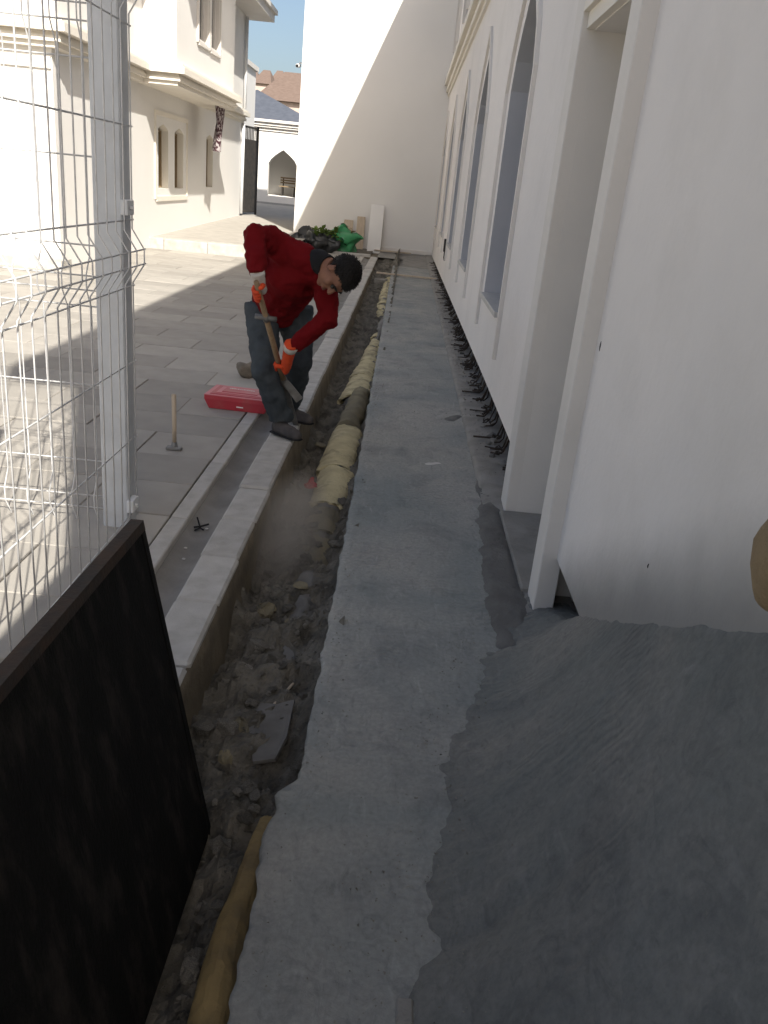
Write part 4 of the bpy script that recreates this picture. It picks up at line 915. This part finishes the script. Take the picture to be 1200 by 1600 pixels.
hc = atY(529, 429, 4.93)
U = Vector((0.88, -0.45, -0.05)).normalized(); Fd = Vector((0.14, -0.45, -0.88)); Fd = (Fd-U*Fd.dot(U)).normalized(); Sd = Fd.cross(U)
HM = Matrix((Sd, Fd, U)).transposed()
def hl(x, y, z): return hc+HM @ Vector((x, y, z))
# body: one continuous figure under the clothes
b = MB()
b.ball(hl(0, -0.012, 0.030), (0.074, 0.094, 0.084), HM); b.ball(hl(0, 0.022, -0.045), (0.060, 0.070, 0.080), HM); b.ball(hl(0, 0.064, -0.102), (0.028, 0.024, 0.020), HM)
b.tube([hl(0, 0.088, 0.012), hl(0, 0.108, -0.018), hl(0, 0.112, -0.034)], [0.010, 0.014, 0.017], 10); b.ball(hl(0, 0.078, 0.026), (0.050, 0.018, 0.014), HM)
b.ball(hl(0, 0.088, -0.070), (0.026, 0.012, 0.013), HM); b.ball(hl(0.04, 0.06, -0.03), (0.022, 0.02, 0.025), HM); b.ball(hl(-0.04, 0.06, -0.03), (0.022, 0.02, 0.025), HM)
for s in (-1, 1): b.ball(hl(s*0.077, -0.012, -0.010), (0.011, 0.020, 0.033), HM)
b.tube([hl(0, -0.025, -0.05), nk+Vector((0.02, -0.02, 0.0)), nk, chest, pv_], [0.058, 0.060, 0.07, 0.10, 0.10], 14)
b.tube([rsh, rel, rwr], [0.05, 0.042, 0.032], 12); b.tube([lsh, lel, lwr], [0.05, 0.042, 0.032], 12); b.tube([rsh, chest, lsh], [0.05, 0.08, 0.05], 12)
b.tube([pv_, rhip, rkn, rank], [0.08, 0.075, 0.05, 0.035], 12); b.tube([pv_, lhip, lkn, lank], [0.08, 0.075, 0.05, 0.035], 12)
organic(b.build('body', 'skin', wk, True), 0.0065, 4)
for s in (-1, 1):
    b = MB(); b.ball(hl(s*0.031, 0.081, 0.004), 0.0135, HM); b.build('eye', 'eye', wk, True)
    b = MB(); b.tube([hl(s*0.012, 0.095, 0.026), hl(s*0.034, 0.092, 0.031), hl(s*0.054, 0.078, 0.024)], [0.005, 0.007, 0.004], 8); b.build('eyebrow', 'hair', wk, True)
b = MB(); b.tube([hl(-0.024, 0.094, -0.071), hl(0, 0.101, -0.070), hl(0.024, 0.094, -0.071)], [0.003, 0.006, 0.003], 8); b.build('mouth', 'lip', wk, True)
# hair
b = MB(); seg, rings = 64, 40; vs = []; 
for i in range(rings+1):
    th = math.pi*i/rings
    for k in range(seg):
        ph = 2*math.pi*k/seg
        d = Vector((math.sin(th)*math.cos(ph), math.sin(th)*math.sin(ph), math.cos(th)))
        vs.append(Vector((0.083*d.x, -0.016+0.105*d.y, 0.036+0.097*d.z)))
keep = lambda p: not ((p.y > -0.002+0.05*max(0, p.z/0.06) and p.z < 0.062+0.012*nval(p.x, p.y, 0, 60)) or p.z < -0.052+0.01*nval(p.x, p.y, 2, 70) or (abs(p.x) > 0.062 and p.y > -0.03 and p.z < 0.012))
fs = []
for i in range(rings):
    for k in range(seg):
        f = (i*seg+k, (i+1)*seg+k, (i+1)*seg+(k+1) % seg, i*seg+(k+1) % seg)
        if all(keep(vs[q]) for q in f): fs.append(f)
b.add([hl(*(p+Vector((fbm(p.x, p.y, p.z, 45), fbm(p.y, p.z, p.x, 45), fbm(p.z, p.x, p.y, 45)))*0.006)) for p in vs], fs)
rh = random.Random(4)
cand = [p for p in vs if keep(p)]
for k in range(900):
    p = rh.choice(cand)+Vector((rh.uniform(-.004, .004), rh.uniform(-.004, .004), rh.uniform(-.004, .004))); nrm = Vector((p.x/0.083**2, (p.y+0.016)/0.105**2, (p.z-0.036)/0.097**2)).normalized()
    fl_ = Vector((rh.uniform(-.4, .4), 0.5 if p.z > 0.06 else -0.5, -0.6 if p.z < 0.08 else 0.1)); fl_ = (fl_-nrm*fl_.dot(nrm)); d = (nrm*rh.uniform(.1, .4)+fl_).normalized(); l_ = rh.uniform(0.010, 0.020); sd = d.cross(nrm).normalized()*0.0022
    b.add([hl(*(p-sd)), hl(*(p+sd)), hl(*(p+d*l_*0.6+nrm*0.002+sd*0.7)), hl(*(p+d*l_)), hl(*(p+nrm*0.003))], [(0, 1, 2), (0, 2, 3), (0, 3, 4), (1, 4, 2), (2, 4, 3), (0, 4, 1)])
ho = b.build('hair', 'hair', wk, False); bm = bmesh.new(); bm.from_mesh(ho.data); bmesh.ops.delete(bm, geom=[v for v in bm.verts if not v.link_faces], context='VERTS'); bm.to_mesh(ho.data); bm.free()
sl = ho.modifiers.new('thick', 'SOLIDIFY'); sl.thickness = 0.006; sl.offset = -1
# sweater
b = MB()
ax = (lsh-rsh).normalized()
b.tube([pv_+(nk-pv_)*0.02+Vector((0, 0, -0.02)), pv_.lerp(chest, 0.5), chest, nk.lerp(chest, 0.35), nk], [0.165, 0.165, 0.165, 0.125, 0.075], 18)
for s in (-1, 1):
    b.tube([pv_.lerp(chest, 0.15)+ax*0.055*s, chest+ax*0.075*s], [0.115, 0.125], 16)
b.tube([rsh, rsh.lerp(lsh, 0.5)+(nk-chest)*0.2, lsh], [0.088, 0.095, 0.088], 14)
b.tube([rsh, rsh.lerp(rel, 0.6)+Vector((0, 0, 0.012)), rel, rel.lerp(rwr, 0.5), rwr], [0.088, 0.078, 0.070, 0.060, 0.050], 14)
b.tube([lsh, lsh.lerp(lel, 0.6), lel, lel.lerp(lwr, 0.5), lwr], [0.085, 0.074, 0.066, 0.056, 0.046], 14)
organic(b.build('sweater', 'red_knit', wk, True), 0.010, 6, 0.046, 0.085, 0.007, 0.03)
b = MB(); kd = (nk-chest).normalized(); b.tube([nk-kd*0.01, nk+kd*0.03+U*0.01, hl(0, -0.03, -0.085)], [0.078, 0.072, 0.066], 18, caps=False); co = b.build('collar', 'black_cloth', wk, True); sl = co.modifiers.new('thick', 'SOLIDIFY'); sl.thickness = 0.008
# jeans
b = MB(); b.ball(pv_.lerp((rhip+lhip)*0.5, 0.5), (0.17, 0.15, 0.14))
b.tube([rhip+Vector((0, 0, .05)), rhip, rhip.lerp(rkn, 0.5), rkn, rkn.lerp(rank, 0.5), rank+Vector((0, 0, 0.02))], [0.115, 0.118, 0.103, 0.085, 0.074, 0.072], 16)
b.tube([lhip+Vector((0, 0, .05)), lhip, lhip.lerp(lkn, 0.5), lkn, lkn.lerp(lank, 0.5), lank+Vector((0, 0, 0.02))], [0.115, 0.118, 0.103, 0.085, 0.074, 0.072], 16)
b.tube([rank+Vector((0, 0, 0.075)), rank+Vector((0, 0, 0.045))], [0.078, 0.082], 16); b.tube([rank+Vector((0, 0, 0.035)), rank+Vector((0, 0, 0.0))], [0.080, 0.076], 16)
organic(b.build('jeans', 'denim', wk, True), 0.010, 5, 0.040, 0.09, 0.007, 0.03)
# shoes
for an, d in ((rank, Vector((0.80, -0.60, 0))), (lank, Vector((0.9, -0.44, 0)))):
    b = MB(); heel = an-d*0.055; toe = an+d*0.185; up = Vector((0, 0, 1))
    z = lambda p, h: Vector((p.x, p.y, h))
    b.tube([z(heel, 0.05), z(an, 0.055), z(an.lerp(toe, 0.5), 0.045), z(toe-d*0.03, 0.036), z(toe, 0.032)], [0.036, 0.044, 0.043, 0.038, 0.022], 14)
    b.tube([z(an, 0.05), z(an, 0.11)], [0.046, 0.05], 14)
    so = organic(b.build('shoe', 'shoe', wk, True), 0.009, 4, 0.006, 0.03)
    b = MB(); b.tube([z(heel-d*0.01, 0.013), z(an, 0.013), z(toe-d*0.04, 0.013), z(toe, 0.013)], [0.036, 0.042, 0.045, 0.026], 14, squash=(1, 1, 0.25)); b.build('sole', 'black_cloth', so, True)
# the tool: straight line through both hands into the trench
tA = atY(402, 447, 4.74); tip = atZ(473, 702, -0.24)
td = (tip-tA).normalized(); Ltool = (tip-tA).length
def tp(t): return tA+td*(Ltool*t)
rC, lC = tp(0.035), tp(0.435)
def glove(C, W, r, name_orange='glove_orange', white_back=True):
    n = (C-W); n = (n-td*n.dot(td)).normalized(); t = td.cross(n)
    pc = C-n*(r+0.018)
    b = MB(); HMx = Matrix((td, t, n)).transposed()
    b.ball(pc, (0.046, 0.040, 0.021), HMx); b.ball(pc-n*0.006+t*0.008, (0.044, 0.036, 0.022), HMx)
    b.tube([pc, pc.lerp(W, 0.55), W, W+(W-pc)*0.25], [0.034, 0.036, 0.040, 0.043], 14)
    g_ = organic(b.build('glove', 'glove_white' if white_back else 'glove_orange', wk, True), 0.007, 4, 0.006, 0.02)
    for i in range(4):
        off = -0.034+0.0225*i; R0 = r+0.011; e_ = (200, 215, 210, 185)[i]
        b = MB(); pts = [C+td*off+(-n*math.cos(a)+t*math.sin(a))*(R0+(0.010 if q == 0 else 0)) for q, a in enumerate(R(x) for x in lin(25, e_, 9))]
        b.tube(pts, [0.0125, 0.0122, 0.012, 0.012, 0.0118, 0.0115, 0.011, 0.0105, 0.008], 10); b.build('finger', name_orange, g_, True)
    b = MB(); pts = [pc+td*(-0.03)-t*0.02]+[C+td*(-0.046-0.006*k)+(-n*math.cos(a)+t*math.sin(a))*(r+0.012) for k, a in enumerate(R(x) for x in (-45, -80, -115, -140))]
    b.tube(pts, [0.017, 0.0155, 0.014, 0.013, 0.010], 10); b.build('thumb', name_orange, g_, True)
SR = 0.0165
glove(rC, rwr, SR); glove(lC, lwr, SR, white_back=False)
b = MB(); n = (lC-lwr); n = (n-td*n.dot(td)).normalized(); b.tube([lwr+(lC-lwr)*0.02, lwr-(lC-lwr)*0.18], [0.043, 0.047], 14); b.build('cuff', 'glove_white', wk, True)
tl = thing('digging_bar', 'wooden-handled digging tool with steel blade held into the trench', 'digging tool', tip)
b = MB(); b.tube([tp(-0.02), tp(0.12), tp(0.145)], [SR*0.9, SR, SR], 12); b.tube([tp(0.145), tp(0.3), tp(0.52)], [SR, SR*1.05, SR*1.15], 12); b.build('shaft', 'wood', tl, True)
c0 = tp(0.155); b = MB(); b.tube([c0+Vector((-0.065, 0.0, 0.003)), c0+Vector((0.062, 0, -0.004))], 0.0155, 12); b.tube([c0-td*0.02, c0+td*0.02], SR*1.35, 12); b.build('crossbar', 'steel', tl, True)
b = MB(); b.tube([tp(0.5), tp(0.54)], [SR*1.5, SR*1.3], 12)
q = td.cross(Vector((0, 1, 0))).normalized()
bl = [tp(0.53), tp(0.6), tp(0.9), tp(1.0)]; wd = (0.014, 0.019, 0.016, 0.010)
nn = td.cross(q).normalized()
vs = []
for p_, w_ in zip(bl, wd):
    for sx, sy in ((-1, -1), (1, -1), (1, 1), (-1, 1)): vs.append(p_+q*w_*sx+nn*0.007*sy)
b.add(vs, [(3, 2, 1, 0), (12, 13, 14, 15)]+[(r_*4+k, r_*4+(k+1) % 4, r_*4+4+(k+1) % 4, r_*4+4+k) for r_ in range(3) for k in range(4)]); b.build('blade', 'steel', tl)
f0 = tp(0.50); fv = Vector((0.112, 0.02, -0.135)); fl = fv.length; fx = fv.normalized(); fn_ = fx.cross(Vector((0, 1, 0))).normalized(); fy_ = fn_.cross(fx)
vs = []
for t_, w_ in ((0.0, 0.014), (0.25, 0.022), (1.0, 0.026)):
    for sx, sy in ((-1, -1), (1, -1), (1, 1), (-1, 1)): vs.append(f0+fx*fl*t_+fn_*w_*sx+fy_*0.006*sy)
b = MB(); b.add(vs, [(3, 2, 1, 0), (8, 9, 10, 11)]+[(r_*4+k, r_*4+(k+1) % 4, r_*4+4+(k+1) % 4, r_*4+4+k) for r_ in range(2) for k in range(4)]); b.build('side_plate', 'steel', tl)


# ================================================================== DUST IN THE TRENCH
m = bpy.data.materials.new('dust_air'); m.use_nodes = True; nt = m.node_tree; nt.nodes.clear()
ov = nt.nodes.new('ShaderNodeOutputMaterial'); pvn = nt.nodes.new('ShaderNodeVolumePrincipled')
pvn.inputs['Color'].default_value = (0.72, 0.66, 0.58, 1); pvn.inputs['Anisotropy'].default_value = 0.1
tcn = nt.nodes.new('ShaderNodeTexCoord'); gr = nt.nodes.new('ShaderNodeTexGradient'); gr.gradient_type = 'SPHERICAL'
nt.links.new(tcn.outputs['Object'], gr.inputs[0])
nzn = nt.nodes.new('ShaderNodeTexNoise'); nzn.inputs['Scale'].default_value = 1.8; nzn.inputs['Detail'].default_value = 3; nt.links.new(tcn.outputs['Object'], nzn.inputs['Vector'])
mm = nt.nodes.new('ShaderNodeMath'); mm.operation = 'MULTIPLY'; nt.links.new(gr.outputs[1], mm.inputs[0]); nt.links.new(nzn.outputs[0], mm.inputs[1])
m2 = nt.nodes.new('ShaderNodeMath'); m2.operation = 'MULTIPLY'; nt.links.new(mm.outputs[0], m2.inputs[0]); m2.inputs[1].default_value = 8.0
nt.links.new(m2.outputs[0], pvn.inputs['Density']); nt.links.new(pvn.outputs[0], ov.inputs['Volume']); M['dust_air'] = m
b = MB(); b.ball((0, 0, 0), (1, 1, 1), seg=24, rings=14); o = b.build('dust_cloud', 'dust_air')
dc = atZ(452, 822, -0.1); o.location = (dc.x+0.01, dc.y, -0.12); o.scale = (0.22, 0.72, 0.25)
tag(o, 'small puff of pale dust hanging in the trench by the red rag', 'dust', kind='stuff')
